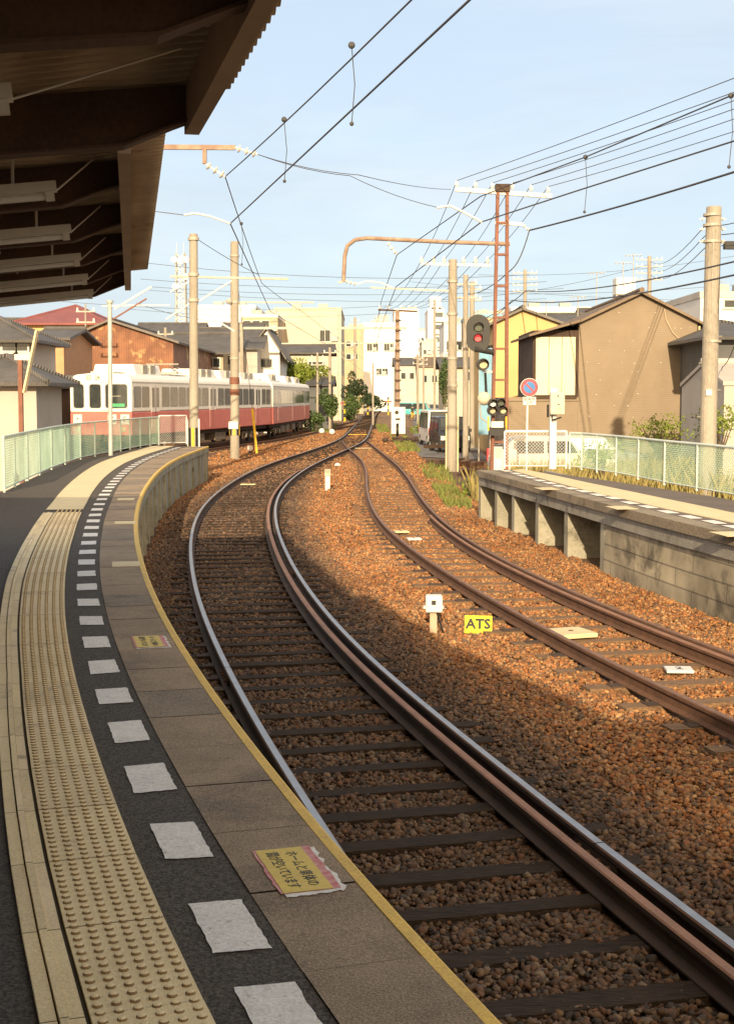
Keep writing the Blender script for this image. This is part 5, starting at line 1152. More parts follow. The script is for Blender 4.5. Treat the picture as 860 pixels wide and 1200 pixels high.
# --- right
house('yellow gabled house with dark tiled roof behind the brown house', 577, 655, 38, 380, 364, 9, M['yellowwall'], M['tiley'], 'front', ov=.3, apex=611, fmat=M['steel'])
MB()
def brown(r, x0, x1, ze, zr):
    Y = 30*S
    ax0, ax1 = at(594, 465, Y).x, x0
    MB().box(ax0, ax1-.003, Y+.01, Y+8, GZ-.03, at(430, 466, Y).z).build('lower_wing', M['brownwall'], r)
    MB().box(ax0-.05, ax1+.02, Y-.04, Y+.2, at(430, 470, Y).z, at(430, 465.5, Y).z).build('ledge', M['brownwall'], r)
    bz0, bz1 = at(430, 463, Y).z, at(430, 395, Y).z; bx0, bx1 = at(627, 465, Y).x, at(673, 465, Y).x
    MB().box(bx0-.1, ax1-.003, Y+.05, Y+5, bz0-.1, bz1+.25).build('upper_wing', M['darkrust'], r)
    wn = MB().box(bx0, bx1, Y-.05, Y+.048, bz0, bz1).build('shutter', M['shutter'], r)
    mb = MB()
    for t_ in (.33, .66): mb.box(bx0+(bx1-bx0)*t_-.01, bx0+(bx1-bx0)*t_+.01, Y-.056, Y-.051, bz0, bz1)
    mb.box(bx0-.06, bx0-.001, Y-.07, Y+.04, bz0-.08, bz1); mb.box(bx1+.001, bx1+.07, Y-.07, Y+.04, bz0-.08, bz1); mb.box(bx0-.06, bx1+.06, Y-.09, Y+.04, bz0-.14, bz0-.081); mb.build('frame', M['darkrust'], wn)
    aw = MB(); a = at(618, 395, Y); b = at(678, 378, Y)
    aw.add([(a.x, Y-.5, a.z), (b.x, Y-.5, b.z), (b.x, Y+6, b.z), (a.x, Y+6, a.z), (a.x, Y-.5, a.z+.09), (b.x, Y-.5, b.z+.09), (b.x, Y+6, b.z+.09), (a.x, Y+6, a.z+.09)], [(3, 2, 1, 0), (4, 5, 6, 7), (0, 1, 5, 4), (1, 2, 6, 5), (2, 3, 7, 6), (3, 0, 4, 7)]); aw.build('lean_to_roof', M['brownroof'], r)
    MB().tube([at(778, 362, Y-.05), at(780, 375, Y-.05), at(788, 390, Y-.05), at(800, 402, Y-.05), at(812, 405, Y-.05)], .022, 6).build('cable', M['fascia'], r)
    MB().tube([at(810, 412, Y-.06), at(810, 460, Y-.06)], .03, 8).build('drain_pipe', M['tactile2'], r); MB().tube([(x1+.06, Y-.06, GZ), (x1+.06, Y-.06, ze-.1)], .04, 8).build('drain_pipe', M['tactile2'], r)
    mb = MB(); random.seed(3)
    for row in (367, 384, 400, 411, 425, 436, 446, 462, 475, 488):
        for k in range(5):
            px = random.choice((690, 700, 712, 724, 735, 745, 758, 770, 783, 795, 805))+random.uniform(-5, 5)
            if row < 380 and not 715 < px < 782: continue
            p = at(px, row+random.uniform(-1, 1), Y-.001); s_ = random.uniform(.007, .017); mb.box(p.x-s_, p.x+s_*random.uniform(.6, 1.6), Y-.004, Y-.001, p.z-s_*.5, p.z+s_*.5)
    mb.build('paint_chips', M['whitewall'], r)
house('big windowless brown clad house with a shallow gable behind the fence', 677, 815, 30, 379, 345, 9, M['brownwall'], M['brownroof'], 'front', ov=.28, apex=748, thick=.10, extra=brown)
house('white block far behind the brown house roofline', 598, 690, 80, 364, 355, 8, M['whitewall'], M['whitewall'], 'flat')
house('white block with a balustraded flat roof beyond the thick pole', 818, 900, 44, 349, 330, 9, M['whitewall'], M['offwhite'], 'flat', [(846, 858, 352, 360)], side_windows=1)
house('dark grey clad house with a shingle roof right of the thick pole', 837, 930, 27, 393, 368, 7, M['greywall'], M['tile'], 'hip', ov=.5)
house('small pale grey store with sloping top beside the thick pole', 848, 930, 23.5, 452, 428, 4, M['palewall'], M['palewall'], 'side', ov=.05)
# rooftop tank and aerials
tk = thing('water_tank', 'square cream water tank on a stand behind the brown house ridge', 'water tank', at(731, 352, 60*S))
Y = 60*S; MB().box(at(720, 465, Y).x, at(742, 465, Y).x, Y, Y+1.6, at(430, 345, Y).z, at(430, 325, Y).z).build('tank', M['whitewall'], tk, bevel=.04)
mb = MB()
for px in (721, 741): mb.beam((at(px, 465, Y).x, Y+.2, GZ), (at(px, 465, Y).x, Y+.2, at(430, 345, Y).z), .12, .12); mb.beam((at(px, 465, Y).x, Y+1.4, GZ), (at(px, 465, Y).x, Y+1.4, at(430, 345, Y).z), .12, .12)
mb.build('stand', M['steel'], tk)
for px, yt, lb in ((699, 318, 'tv aerial on a thin mast left of the roof tank'), (730, 306, 'tv aerial rising behind the roof tank'), (742, 297, 'tallest tv aerial just right of the roof tank'), (677, 346, 'short tv aerial above the yellow house roof'), (640, 352, 'bare short aerial above the white far block')):
    Y = 48*S; t = at(px, yt, Y); a = thing('tv_aerial', lb, 'aerial', Vector((t.x, Y, t.z-4))); MB().tube([(t.x, Y, 4.), t], .025, 5).build('mast', M['steel'], a)
    mb = MB(); mb.beam(t+Vector((-.5, 0, -.15)), t+Vector((.5, 0, -.05)), .02, .02)
    for k in range(5): mb.beam(t+Vector((-.45+.22*k, -.25, -.13)), t+Vector((-.45+.22*k, .25, -.13)), .015, .015); mb.beam(t+Vector((-.45+.22*k, 0, -.25)), t+Vector((-.45+.22*k, 0, 0)), .015, .015)
    mb.build('elements', M['steel'], a)

# filler town rows so the horizon is closed on both sides
random.seed(11); wl = ['cream', 'offwhite', 'palewall', 'tanwall', 'whitewall', 'beige']
for k, (px0, px1, Y, e, rd) in enumerate(((-120, -30, 60, 395, 372), (-20, 24, 75, 392, 372), (-220, -110, 50, 400, 372), (118, 170, 80, 398, 384), (160, 232, 78, 392, 378), (205, 240, 88, 402, 390), (930, 1010, 40, 395, 362), (1000, 1120, 34, 398, 360), (640, 720, 66, 380, 366), (690, 800, 72, 376, 360), (262, 300, 72, 392, 378), (520, 560, 75, 430, 420))):
    house(['distant tiled roof house in the left roofscape, row %s', 'x'][0].replace(', row %s', '') if False else ('pale house with grey roof ' + ('filling the gap behind the left houses', 'behind the two storey pale house', 'outside the left edge of the station', 'behind the barn roof', 'between the barn and the telecom tower', 'below the telecom tower', 'past the right edge behind the grey house', 'at the far right along the street', 'behind the yellow house', 'far behind the brown house', 'behind the banded pole roofs', 'beyond the parked van')[k]), px0, px1, Y, e, rd, 7, M[wl[k % 6]], M['tile'], 'side', [(px0+(px1-px0)*.2, px0+(px1-px0)*.38, e+6, e+16), (px0+(px1-px0)*.6, px0+(px1-px0)*.8, e+6, e+16)], ov=.5)

# ---------------------------------------------------------------- vegetation
def leaves(center, rad, n, size, squash=1.0, seed=0, clumps=9):
    rng = np.random.default_rng(seed); mb = MB()
    cc = rng.normal(0, .42, (clumps, 3))*np.array(rad); cr_ = rng.uniform(.35, .62, clumps)
    for i in range(n):
        k = rng.integers(clumps); d = rng.normal(0, 1, 3); d /= np.linalg.norm(d); q = cc[k]+d*cr_[k]*np.array(rad)*rng.uniform(.7, 1.05)
        p = np.array(center)+q
        if p[2] < GZ: continue
        a = rng.normal(0, 1, 3); a /= np.linalg.norm(a); b = np.cross(a, rng.normal(0, 1, 3)); b /= np.linalg.norm(b); s_ = size*rng.uniform(.6, 1.4)
        mb.add([p-a*s_, p+b*s_*.5, p+a*s_, p-b*s_*.5], [(0, 1, 2, 3)])
    return mb
def tree(label, px, py, Y0, rad, m, n=900, size=.14, name='tree', seed=0, cat='tree', clumps=9):
    Y = Y0*S; c = at(px, py, Y); r = thing(name, label, cat, Vector((c.x, Y, GZ))); rad = tuple(rad)
    mb = MB(); mb.tube([(c.x, Y, GZ-.05), (c.x+.03, Y, (c.z+GZ)/2), (c.x, Y, c.z)], [.10*rad[0], .07*rad[0], .03*rad[0]], 7)
    rng = random.Random(seed)
    for k in range(5):
        a = rng.uniform(0, 2*PI); mb.tube([(c.x, Y, (c.z+GZ)*.5), (c.x+math.cos(a)*rad[0]*.5, Y+math.sin(a)*rad[1]*.5, c.z+rng.uniform(-.2, .5)*rad[2])], [.05*rad[0], .012*rad[0]], 5)
    mb.build('trunk', M['bark'], r); leaves(c, rad, n, size, seed=seed, clumps=clumps).build('crown', m, r)
    return r
tree('bright yellow green round tree behind the rear end of the train', 352, 441, 66, (1.9, 1.6, 1.6), M['leafy'], 3500, .13, seed=1, clumps=14)
tree('dark green bush at the foot of the beige block', 388, 477, 62, (.9, 1.0, 1.1), M['leaf'], 2500, .10, 'bush', 2, 'bush')
tree('dark tree in the gap beside the beige block', 413, 455, 92, (.95, 1.0, 1.5), M['leafd'], 2200, .13, seed=3)
tree('tall hedge like bush beside the far line', 411, 478, 85, (.8, 1.3, 1.2), M['leaf'], 2200, .12, 'bush', 4, 'bush')
tree('far dark tree in front of the bright white building', 437, 468, 105, (1.5, 1.5, 1.1), M['leafd'], 2500, .14, seed=5, clumps=12)
tree('olive tree between the crowded poles and the road', 521, 448, 62, (.5, .6, 1.8), M['leaf'], 1500, .10, seed=6, clumps=12)
tree('small green bush at the end of the rear train car', 370, 489, 60.5, (1.2, .9, .8), M['leaf'], 900, .10, 'bush', 7, 'bush')
tree('leafy green shrub climbing at the base of the thick utility pole', 842, 497, 20.6, (.7, .6, .45), M['leafy'], 800, .042, 'shrub', 8, 'shrub', 12)
tree('straggly green shrub against the brown house near the fence', 775, 505, 25, (1.3, .6, .38), M['leafy'], 1000, .045, 'shrub', 9, 'shrub', 14)
tree('low green weeds clump behind the long fence', 705, 528, 20.6, (.7, .5, .4), M['leafy'], 500, .05, 'shrub', 10, 'shrub')
tree('low shrub before the white cabinet and the road', 497, 500, 50, (.7, .8, .5), M['leafy'], 600, .08, 'shrub', 12, 'shrub')
tree('weedy shrub by the end of the low platform', 549, 583, 21.5, (.45, .7, .42), M['leafy'], 600, .05, 'shrub', 13, 'shrub')
def grass_patch(lst, m, name, label, h0, h1):
    mb = MB(); rng = random.Random(5)
    for (x0, x1, y0, y1, n_) in lst:
        y0 *= S; y1 *= S
        cl = [(rng.uniform(x0, x1), rng.uniform(y0, y1)) for _ in range(max(3, n_//60))]
        for i in range(n_):
            c_ = rng.choice(cl); x = min(max(rng.gauss(c_[0], .3), x0), x1); y = rng.gauss(c_[1], .4); h = rng.uniform(h0, h1); a = rng.uniform(0, PI); lx, ly = rng.uniform(-.4, .4)*h, rng.uniform(-.4, .4)*h; w_ = rng.uniform(.006, .014)*(1+y/25)
            mb.add([(x-w_*math.cos(a), y-w_*math.sin(a), GZ-.01), (x+w_*math.cos(a), y+w_*math.sin(a), GZ-.01), (x+lx*.5+w_*.6*math.cos(a), y+ly*.5+w_*.6*math.sin(a), GZ+h*.6), (x+lx, y+ly, GZ+h)], [(0, 1, 2, 3)])
    o = mb.build(name, m); tag(o, label, 'grass', kind='stuff')
grass_patch([(1.95, 2.5, 19, 23.5, 1100), (2.0, 2.9, 25, 32, 700), (1.6, 2.6, 38, 56, 2600), (.9, 1.7, 60, 76, 1600), (-4.2, -2.8, 60, 76, 3000), (3.0, 6, 19, 24, 1500)], M['grass'], 'grass', 'short green grass growing along the track edges', .06, .26)
grass_patch([(4.4, 9.5, 19.6, 24, 5200), (6, 10.5, 24, 28, 2600), (9.5, 14, 12, 20, 1500), (2.8, 4.4, 19.4, 23, 400)], M['drygrass'], 'dry_grass', 'tall dry yellow grass behind the long fence', .25, 1.0)

# ---------------------------------------------------------------- vehicles
def car(label, x, y, rz, paint, L=3.4, W=1.47, H=1.75, prof='van', group=None, name='parked_car', cat='car'):
    """front towards local -y"""
    r = thing(name, label, cat, (x, y, GZ+.02), group, local=True, rz=rz); hw = W/2
    if prof == 'van': P = [(-L/2, .25), (L/2, .25), (L/2, .95), (L/2-.06, H-.12), (L/2-.25, H), (-L/2+.75, H), (-L/2+.28, 1.05), (-L/2+.02, .85)]
    else: P = [(-L/2, .25), (L/2, .25), (L/2, .85), (L/2-.10, 1.0), (L/2-.55, H-.05), (L/2-.9, H), (-L/2+1.45, H), (-L/2+.95, 1.0), (-L/2+.05, .80)]
    mb = MB(); n_ = len(P); b = []
    for x_, tp in ((-1, 0), (1, 0)):
        for (yy, zz) in P: b.append((x_*hw*(1-.13*max(0, (zz-.9))/(H-.9)), yy, zz))
    mb.add(b, [tuple(range(n_-1, -1, -1)), tuple(range(n_, 2*n_))]+[(i, (i+1) % n_, n_+(i+1) % n_, n_+i) for i in range(n_)])
    mb.build('body', paint, r, bevel=.05)
    def hwz(z): return hw*(1-.13*max(0, z-.9)/(H-.9))
    z0, z1 = 1.0, H-.14
    for sx in (-1, 1):
        ys_ = (-L/2+(.62 if prof == 'van' else 1.25), L/2-(.18 if prof == 'van' else .62)); m_ = (ys_[0]+ys_[1])/2
        for a, c_ in ((ys_[0], m_-.05), (m_+.05, ys_[1])):
            MB().add([(sx*(hwz(z0)+.012), a-.12*(a == ys_[0]), z0), (sx*(hwz(z0)+.012), c_, z0), (sx*(hwz(z1)+.012), c_, z1), (sx*(hwz(z1)+.012), a+.12*(a == ys_[0]), z1)], [(0, 1, 2, 3)]).build('side_window', M['glass'], r)
        MB().box(sx*(hw+.01)-.0, sx*(hw+.01)+sx*.16, -L/2+.75, -L/2+.85, .98, 1.14).build('mirror', M['black'], r)
        for wy in (-L/2+.6, L/2-.6):
            w_ = MB().tube([(sx*(hw-.16), wy, .29), (sx*(hw+.015), wy, .29)], .29, 20).build('wheel', M['rubber'], r); MB().tube([(sx*(hw+.005), wy, .29), (sx*(hw+.028), wy, .29)], .17, 14).build('rim', M['galv'], w_)
        MB().box(sx*hw*.9-sx*.26 if sx > 0 else -hw*.9, sx*hw*.9 if sx > 0 else -hw*.9+.26, -L/2-.025, -L/2+.05, .60, .80).build('headlight', M['porc'], r)
        MB().box((hw-.14) if sx > 0 else -hw, hw if sx > 0 else -hw+.14, L/2-.05, L/2+.02, .72, 1.1).build('taillight', M['red'], r)
    if prof == 'van': A, B = (-L/2+.28, 1.08), (-L/2+.72, H-.06)
    else: A, B = (-L/2+.97, 1.03), (-L/2+1.42, H-.04)
    o_ = .02
    MB().add([(-hwz(A[1])+.08, A[0]-o_, A[1]), (hwz(A[1])-.08, A[0]-o_, A[1]), (hwz(B[1])-.1, B[0]-o_, B[1]), (-hwz(B[1])+.1, B[0]-o_, B[1])], [(0, 1, 2, 3)]).build('windscreen', M['glass'], r)
    yb = L/2+.012
    if prof == 'van': MB().add([(-hw+.12, yb, 1.0), (hw-.12, yb, 1.0), (hw-.18, yb-.055, H-.2), (-hw+.18, yb-.055, H-.2)], [(3, 2, 1, 0)]).build('rear_window', M['glass'], r)
    else: MB().add([(-hw+.14, L/2-.10, 1.03), (hw-.14, L/2-.10, 1.03), (hw-.22, L/2-.55+.03, H-.08), (-hw+.22, L/2-.55+.03, H-.08)], [(3, 2, 1, 0)]).build('rear_window', M['glass'], r)
    MB().box(-.17, .17, -L/2-.03, -L/2, .42, .58).build('front_plate', M['yellow'], r); MB().box(-.17, .17, L/2, L/2+.03, .45, .61).build('rear_plate', M['yellow'], r)
    MB().box(-hw+.02, hw-.02, -L/2-.04, -L/2+.1, .22, .42).build('bumper', M['black'] if paint is not M['white'] else M['offwhite'], r); MB().box(-hw+.02, hw-.02, L/2-.1, L/2+.04, .24, .44).build('bumper', M['black'], r)
    MB().box(-.4, .4, -L/2-.02, -L/2+.01, .62, .78).build('grille', M['black'], r)
    return r
M['cardark'] = mat('cardark', (.05, .055, .065), .25, .4, var=.1); M['carwhite'] = mat('carwhite', (.75, .75, .74), .3, var=.05); M['carsilver'] = mat('carsilver', (.24, .25, .26), .45, .0, var=.1); M['carteal'] = mat('carteal', (.05, .38, .42), .4, var=.1)
p = gp(531, 531, GZ); car('dark grey boxy car parked nose-on behind the tall concrete pole', p.x-.1, 39.5*S, R(6), M['cardark'], 3.4, 1.55, 1.72)
p = at(514, 500, 44*S); car('white van parked just beyond the dark grey car', p.x, 44.4*S, R(5), M['carwhite'], 4.2, 1.65, 1.95)
p = at(640, 500, 24*S); car('white car parked side-on behind the white framed mesh panel', p.x+.2, 41.5, R(96), M['offwhite'], 3.6, 1.5, 1.50, 'hatch')
p = at(694, 500, 26*S); car('silver car half hidden by weeds in front of the brown house', p.x, 44.5, R(85), M['carsilver'], 3.5, 1.5, 1.48, 'hatch')
p = at(486, 470, 112*S); car('teal and white van far along the road', p.x, 112*S, R(80), M['carteal'], 4.6, 1.7, 1.9)
p = at(506, 470, 118*S); car('far silver car on the road under the cream house', p.x, 118*S, R(20), M['carsilver'], 4.0, 1.65, 1.6, 'hatch')
p = at(497, 470, 135*S); car('farthest white car on the road', p.x, 135*S, R(10), M['carwhite'], 4.0, 1.65, 1.6, 'hatch')

# cyclist standing far down the road
def skin_body(name, joints, edges, radii, m, parent):
    me = bpy.data.meshes.new(name); me.from_pydata(joints, edges, []); o = bpy.data.objects.new(name, me); C.objects.link(o); o.parent = parent; ORG[o] = ORG[parent]
    me.materials.append(m); md = o.modifiers.new('skin', 'SKIN')
    for i, r_ in enumerate(radii): me.skin_vertices[0].data[i].radius = (r_, r_)
    me.skin_vertices[0].data[0].use_root = True; s_ = o.modifiers.new('sub', 'SUBSURF'); s_.levels = 1; s_.render_levels = 2
    return o
Y = 90*S; bx = at(483, 490, Y).x
pn = thing('person', 'person in dark top and yellow trousers riding a bicycle on the far road', 'person', (bx, Y, GZ+.02), local=True, rz=R(25))
J = [(0, 0, .95), (0, -.05, 1.15), (0, -.10, 1.38), (0, -.13, 1.50), (0, -.16, 1.64), (.10, 0, .93), (.12, -.30, .70), (.12, -.12, .30), (.12, -.24, .24), (-.10, 0, .93), (-.12, -.22, .55), (-.12, .0, .16), (-.12, -.13, .10), (.19, -.10, 1.38), (.24, -.28, 1.18), (.22, -.50, 1.08), (-.19, -.10, 1.38), (-.24, -.28, 1.18), (-.22, -.50, 1.08), (.22, -.58, 1.08), (-.22, -.58, 1.08)]
E_ = [(0, 1), (1, 2), (2, 3), (3, 4), (0, 5), (5, 6), (6, 7), (7, 8), (0, 9), (9, 10), (10, 11), (11, 12), (2, 13), (13, 14), (14, 15), (2, 16), (16, 17), (17, 18), (15, 19), (18, 20)]
me_b = skin_body('body', J, E_, [.13, .13, .14, .055, .09, .09, .075, .05, .045, .09, .075, .05, .045, .06, .045, .035, .06, .045, .035, .03, .03], M['skin'], pn)
MB().tube([(0, -.02, .92), (0, -.05, 1.15), (0, -.10, 1.40), (0, -.12, 1.47)], [.16, .17, .18, .08], 12).build('jacket', M['dkcloth'], pn, smooth=True)
for sx in (-1, 1):
    hip, kn, an = ((.1, 0, .95), (.12, -.30, .70), (.12, -.13, .34)) if sx > 0 else ((-.1, 0, .95), (-.12, -.22, .55), (-.12, -.01, .2))
    MB().tube([hip, kn, an], [.12, .10, .085], 10).build('trouser_leg', M['ycloth'], pn, smooth=True)
    MB().tube([(sx*.17, -.10, 1.40), (sx*.24, -.28, 1.18), (sx*.22, -.47, 1.09)], [.08, .065, .05], 8).build('sleeve', M['dkcloth'], pn, smooth=True)
MB().ball((0, -.15, 1.67), (.10, .11, .12), 12, 8).build('hair', M['hair'], pn)
bk = thing('bicycle', 'bicycle under the person in yellow trousers', 'bicycle', (bx, Y, GZ+.02), local=True, rz=R(25))
for yy in (-.62, .48):
    mb = MB(); n_ = 20; mb.tube([(0, yy+.32*math.cos(2*PI*k/n_), .33+.32*math.sin(2*PI*k/n_)) for k in range(n_+1)], .022, 6); mb.build('wheel', M['rubber'], bk)
MB().tube([(0, .48, .33), (0, -.02, .30), (0, .12, .85), (0, -.02, .30), (0, -.50, .85), (0, .1, .8), (0, .48, .33)], .022, 6).build('frame', M['black'], bk)
MB().tube([(0, -.62, .33), (0, -.50, .85), (0, -.48, 1.03), (.22, -.5, 1.05), (-.22, -.5, 1.05)], .02, 6).build('handlebar', M['galv'], bk); MB().ball((0, .13, .88), (.08, .14, .04)).build('saddle', M['black'], bk)

# ---------------------------------------------------------------- signs and small items
Y = 21.4*S; c = at(620, 454, Y); ns = thing('road_sign', 'round no parking sign, blue with a red ring and slash, on a thin post', 'sign', Vector((at(617, 500, Y).x, Y, GZ)))
def disc(r_, y, m, nm): return MB().tube([(c.x, y, c.z), (c.x, y+.006, c.z)], r_, 32).build(nm, m, ns)
disc(.245, Y-.010, M['white'], 'rim'); disc(.232, Y-.017, M['red'], 'red_ring'); disc(.150, Y-.024, M['blue'], 'blue_disc')
MB().beam((c.x-.115, Y-.028, c.z+.115), (c.x+.115, Y-.028, c.z-.115), .003, .045, up=Vector((0, 1, 0)).cross(Vector((1, 0, -1))).normalized()).build('slash', M['red'], ns)
MB().tube([(at(617, 500, Y).x, Y+.03, GZ), (c.x-.04, Y+.03, c.z+.2)], .026, 8).build('post', M['fwhite'], ns)
c3 = at(620, 470, Y); pl = MB().box(c3.x-.17, c3.x+.17, Y-.02, Y-.008, c3.z-.10, c3.z+.11).build('supplementary_plate', M['white'], ns)
text_part('駐車禁', .10, Matrix.Translation((c3.x, Y-.022, c3.z+.045)) @ Matrix.Rotation(R(90), 4, 'X'), M['blackpaint'], 'lettering', pl); text_part('区間', .085, Matrix.Translation((c3.x, Y-.022, c3.z-.045)) @ Matrix.Rotation(R(90), 4, 'X'), M['blackpaint'], 'lettering', pl)
Y = 17.75*S; c = at(648, 455, Y); wp = thing('equipment_post', 'white square post carrying a cream control box at the mesh panel', 'post', Vector((c.x, Y, PZ)))
MB().box(c.x-.075, c.x+.075, Y-.07, Y+.07, PZ, c.z).build('post', M['white'], wp, bevel=.01)
c = at(652, 473, Y-.12); bxx = MB().box(c.x-.155, c.x+.165, Y-.24, Y-.075, c.z-.24, c.z+.25).build('control_box', M['cream'], wp, bevel=.025)
MB().box(c.x-.02, c.x+.09, Y-.252, Y-.243, c.z-.20, c.z-.08).build('panel', M['steel'], bxx); MB().box(c.x+.0, c.x+.05, Y-.252, Y-.243, c.z-.03, c.z-.01).build('slot', M['black'], bxx); MB().ball((c.x+.01, Y-.245, c.z+.17), .018).build('button', M['black'], bxx)
mb = MB(); mb.tube([(c.x-.19, Y-.1, c.z-.3), (c.x-.19, Y-.1, c.z-.02)], .025, 6); mb.tube([(c.x-.1, Y-.15, c.z-.25), (c.x-.1, Y-.15, c.z-.36), (c.x+.1, Y-.15, c.z-.30)], .02, 6); mb.build('cable', M['black'], wp)
# ATS plate
c = gp(560, 742, GZ+.03); at_ = thing('ats_sign', 'bright yellow plate lettered ATS standing in the ballast', 'sign', Vector((c.x, c.y, GZ)))
Mx = Matrix.Translation((c.x, c.y, GZ+.03)) @ Matrix.Rotation(R(-6), 4, 'Z') @ Matrix.Rotation(R(-35), 4, 'X')
MB().box(-.155, .155, 0, .008, 0, .22, 0, Mx).build('plate', M['atsy'], at_)
text_part('ATS', .17, Mx @ Matrix.Translation((0, -.002, .11)) @ Matrix.Rotation(R(90), 4, 'X'), M['blackpaint'], 'lettering', at_, sx=.95, bold=.035)
MB().box(-.012, .012, .01, .03, -.15, .12, 0, Mx).build('stake', M['steel'], at_)
# white sensor box on a short wooden stake
c = gp(508, 744, GZ); sb = thing('track_marker', 'white box on a short wooden stake beside the yellow plate', 'marker', c)
MB().box(c.x-.045, c.x+.035, c.y-.035, c.y+.035, GZ-.1, GZ+.27).build('stake', M['drygrass'] if False else M['fascia'], sb)
b_ = MB().box(c.x-.095, c.x+.095, c.y-.10, c.y+.06, GZ+.27, GZ+.46).build('box', M['white'], sb, bevel=.015); MB().box(c.x-.03, c.x+.02, c.y-.106, c.y-.101, GZ+.36, GZ+.41).build('window', M['black'], b_); MB().box(c.x-.12, c.x+.11, c.y-.06, c.y+.02, GZ+.31, GZ+.34).build('lug', M['white'], b_)
MB().tube([(c.x+.03, c.y-.03, GZ+.27), (c.x+.07, c.y-.03, GZ+.15), (c.x+.12, c.y-.05, GZ)], .012, 5).build('cable', M['black'], sb)
def plate(px, py, w_, l_, ang, label, txt=None, m='white', th=.03, name='track_plate', z=-.135):
    l_ *= 1.5; c = gp(px, py, z+th); r = thing(name, label, 'plate', c); Mx = Matrix.Translation((c.x, c.y, z)) @ Matrix.Rotation(R(ang), 4, 'Z')
    MB().box(-w_/2, w_/2, -l_/2, l_/2, 0, th, 0, Mx).build('plate', M[m], r, bevel=.008)
    if txt: text_part(txt, .15, Mx @ Matrix.Translation((0, 0, th+.001)) @ Matrix.Rotation(R(0), 4, 'Z'), M['blackpaint'], 'lettering', r)
    else: MB().box(-.03, .02, -.02, .02, th, th+.006, 0, Mx).build('bolt', M['rust'], r)
    return r
plate(669, 739, .42, .30, 20, 'pale worn block lying between the rails of the side track', m='tactile2', th=.05)
plate(795, 783, .26, .15, -4, 'white plate with a black number 2 on a sleeper of the side track', '2', th=.03)
plate(470, 622, .28, .20, 8, 'small white plate in the side track, the farther of the pair', m='tactile2', th=.03)
plate(485, 630.5, .26, .18, 6, 'small white plate in the side track, the nearer of the pair', th=.03)
plate(291, 567, .45, .16, -4, 'small cream plate on the main track before the points', m='tactile2', th=.03)
plate(419, 509, 1.3, .28, 0, 'yellow painted plate between the rails at the points', m='yellow', th=.03)
plate(422, 525, 1.2, .25, 0, 'cream painted plate between the rails nearer the points', m='tactile2', th=.02)
c = gp(384, 575, GZ); mk = thing('track_marker', 'slim white marker post standing between the two tracks', 'marker', c); MB().box(c.x-.07, c.x+.07, c.y-.07, c.y+.07, GZ-.05, GZ+.42).build('post', M['porc'], mk, bevel=.01); MB().box(c.x-.09, c.x+.09, c.y-.08, c.y+.08, GZ+.43, GZ+.62).build('cap', M['cream'], mk, bevel=.015)
c = gp(395.5, 547, GZ); mk = MB().ball((c.x, c.y, GZ+.06), (.12, .12, .09), 10, 6).build('painted_stone', M['white']); tag(mk, 'small rounded white stone beyond the slim marker post', 'stone')
for px, py, lb in ((377, 509, 'white domed point indicator beside the siding rail'), (389, 510, 'small white block next to the domed point indicator')):
    c = gp(px, py, GZ); r = thing('point_indicator', lb, 'indicator', c); MB().ball((c.x, c.y, GZ+.22), (.22, .2, .22), 12, 8).build('cover', M['porc'], r, smooth=True); MB().box(c.x-.25, c.x+.25, c.y-.15, c.y+.15, GZ, GZ+.12).build('base', M['rust'], r)
# leaning yellow guard by the pole, round indicator
lg = thing('guy_wire_guard', 'yellow striped guard sleeve leaning beside the banded concrete pole', 'guard', gp(300, 531, GZ))
a, b = at(301, 531, 36*S), at(296, 479, 36*S); MB().beam(a, b, .16, .10).build('sleeve', M['yellow'], lg); MB().beam(a+Vector((0.02, -.06, 0)), b+Vector((.02, -.06, 0)), .03, .01).build('stripe', M['black'], lg); MB().tube([b, at(277, 320, 34.9*S)], .012, 5).build('guy_wire', M['wire'], lg)
c = gp(293.5, 532, GZ); ri = thing('round_indicator', 'round white and brown disc indicator on a short stand near the leaning yellow guard', 'indicator', c); q = at(293.5, 525, c.y)
MB().tube([(q.x, c.y-.03, q.z), (q.x, c.y+.03, q.z)], .20, 20).build('disc', M['mast'], ri); MB().tube([(q.x, c.y-.04, q.z), (q.x, c.y-.031, q.z)], .13, 18).build('face', M['porc'], ri); MB().box(q.x-.1, q.x+.1, c.y-.05, c.y+.08, GZ, q.z-.17).build('stand', M['black'], ri)
# rusty post with tilted yellow board, behind the left fence
Y = 17.2*S; rpst = thing('rusty_sign_post', 'rusty post holding a tilted wooden board behind the platform fence', 'sign', Vector((at(25, 500, Y).x, Y, GZ)))
MB().beam((at(25, 500, Y).x, Y, GZ), at(24, 417, Y), .09, .09).build('post', M['mast'], rpst)
MB().beam(at(29, 460, Y-.1), at(44, 387, Y-.1), .035, .22, up=Vector((0, 1, 0))).build('board', M['yellow'] if False else M['tactile'], rpst)
MB().box(at(18, 417, Y).x, at(36, 417, Y).x, Y-.05, Y-.02, at(24, 422, Y).z, at(24, 415, Y).z).build('plate', M['galv'], rpst)
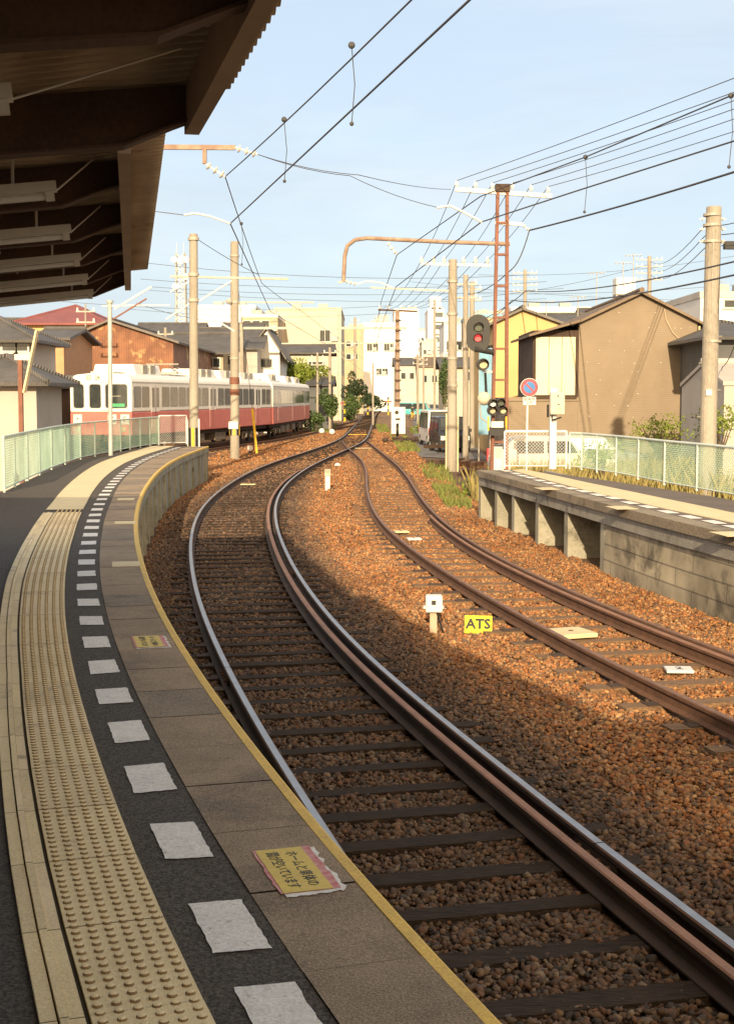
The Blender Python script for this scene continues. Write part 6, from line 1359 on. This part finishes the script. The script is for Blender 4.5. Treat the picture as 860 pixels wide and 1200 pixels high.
# white equipment cabinet and wheel in front, far right of the line
Y = 52*S; cb = thing('equipment_cabinet', 'white lineside cabinet with a small black emblem beside the road', 'cabinet', Vector((at(467, 500, Y).x, Y, GZ)))
x0, x1 = at(458.5, 465, Y).x, at(475, 465, Y).x; z1 = at(465, 477, Y).z
MB().box(x0, x1, Y, Y+.7, GZ+.3, z1).build('case', M['white'], cb, bevel=.02); MB().box(x0+.05, x1-.05, Y+.05, Y+.6, GZ, GZ+.3).build('legs', M['rust'], cb)
MB().ball(((x0+x1)/2-.1, Y-.005, z1-.35), (.14, .01, .14)).build('emblem', M['black'], cb); MB().box((x0+x1)/2-.02, (x0+x1)/2+.02, Y-.01, Y-.002, GZ+.35, z1-.05).build('door_gap', M['galv'], cb); MB().box((x0+x1)/2-.2, (x0+x1)/2+.12, Y-.012, Y-.002, z1-.85, z1-.72).build('label_plate', M['blackpaint'], cb)
c = at(465, 506, 49*S); rp2 = thing('rubble_pile', 'dark rubble heap in front of the white cabinet', 'rubble', Vector((c.x+.3, 48*S, GZ)))
rng = random.Random(4)
mb = MB()
for i in range(60): p_ = (c.x+rng.gauss(.5, .6), 47.5*S+rng.gauss(0, 1.6), GZ+rng.uniform(0, .25)); mb.ball(p_, (rng.uniform(.1, .22), rng.uniform(.1, .2), rng.uniform(.06, .15)), 6, 4)
tag(mb.build('chunks', M['darkrust'], rp2), kind='stuff')
mb = MB(); mb.tube([(c.x-.05, 49.1*S, c.z+.1), (c.x+.12, 49.1*S, c.z+.1)], .42, 18); tag(mb.build('old_tyre', M['black']), 'old black tyre standing against the white cabinet', 'tyre')
# stacked sleepers and timber near the poles on the right
rng = random.Random(8)
for i, (px, py, ln, an) in enumerate(((551, 551, 1.9, 75), (556, 549, 1.8, 70), (545, 553, 1.7, 80), (520, 540, 2.4, 55), (527, 545, 2.2, 60), (513, 531, 1.6, 40), (553, 545, 1.6, 5))):
    c = gp(px, py, GZ+.1) if i < 3 or i == 6 else gp(px, py, GZ+.1); Mx = Matrix.Translation((c.x, c.y, GZ)) @ Matrix.Rotation(R(an), 4, 'Z')
    mb = MB().box(-ln/2, ln/2, -.11, .11, .0+.17*(i % 3), .16+.17*(i % 3), 0, Mx); tag(mb.build('loose_sleeper', M['rust'] if i in (0, 1, 2, 6) else M['darkrust']), 'old loose timber sleeper left beside the line near the tall concrete pole', 'sleeper', 'loose sleepers beside the line')
# level crossing posts far away
for px, Y, lb in ((404, 88, 'yellow and black crossing post left of the far line'), (431, 118, 'yellow and black crossing post before the white building'), (455, 120, 'yellow and black crossing post right of the far line')):
    Y = Y*S; b = at(px, 480, Y); r = thing('crossing_post', lb, 'post', Vector((b.x, Y, GZ))); mb = MB()
    for k in range(6): mb.tube([(b.x, Y, GZ+.45*k), (b.x, Y, GZ+.45*(k+1))], .12, 8, k % 2)
    mb.build('post', [M['yellow'], M['black']], r); MB().box(b.x-.45, b.x+.45, Y-.1, Y+.1, GZ+1.9, GZ+2.1).build('lamp_bar', M['black'], r)
    for s_ in (-.35, .35): MB().tube([(b.x+s_, Y-.15, GZ+2.0), (b.x+s_, Y-.05, GZ+2.0)], .15, 12).build('lamp', M['red'], r)
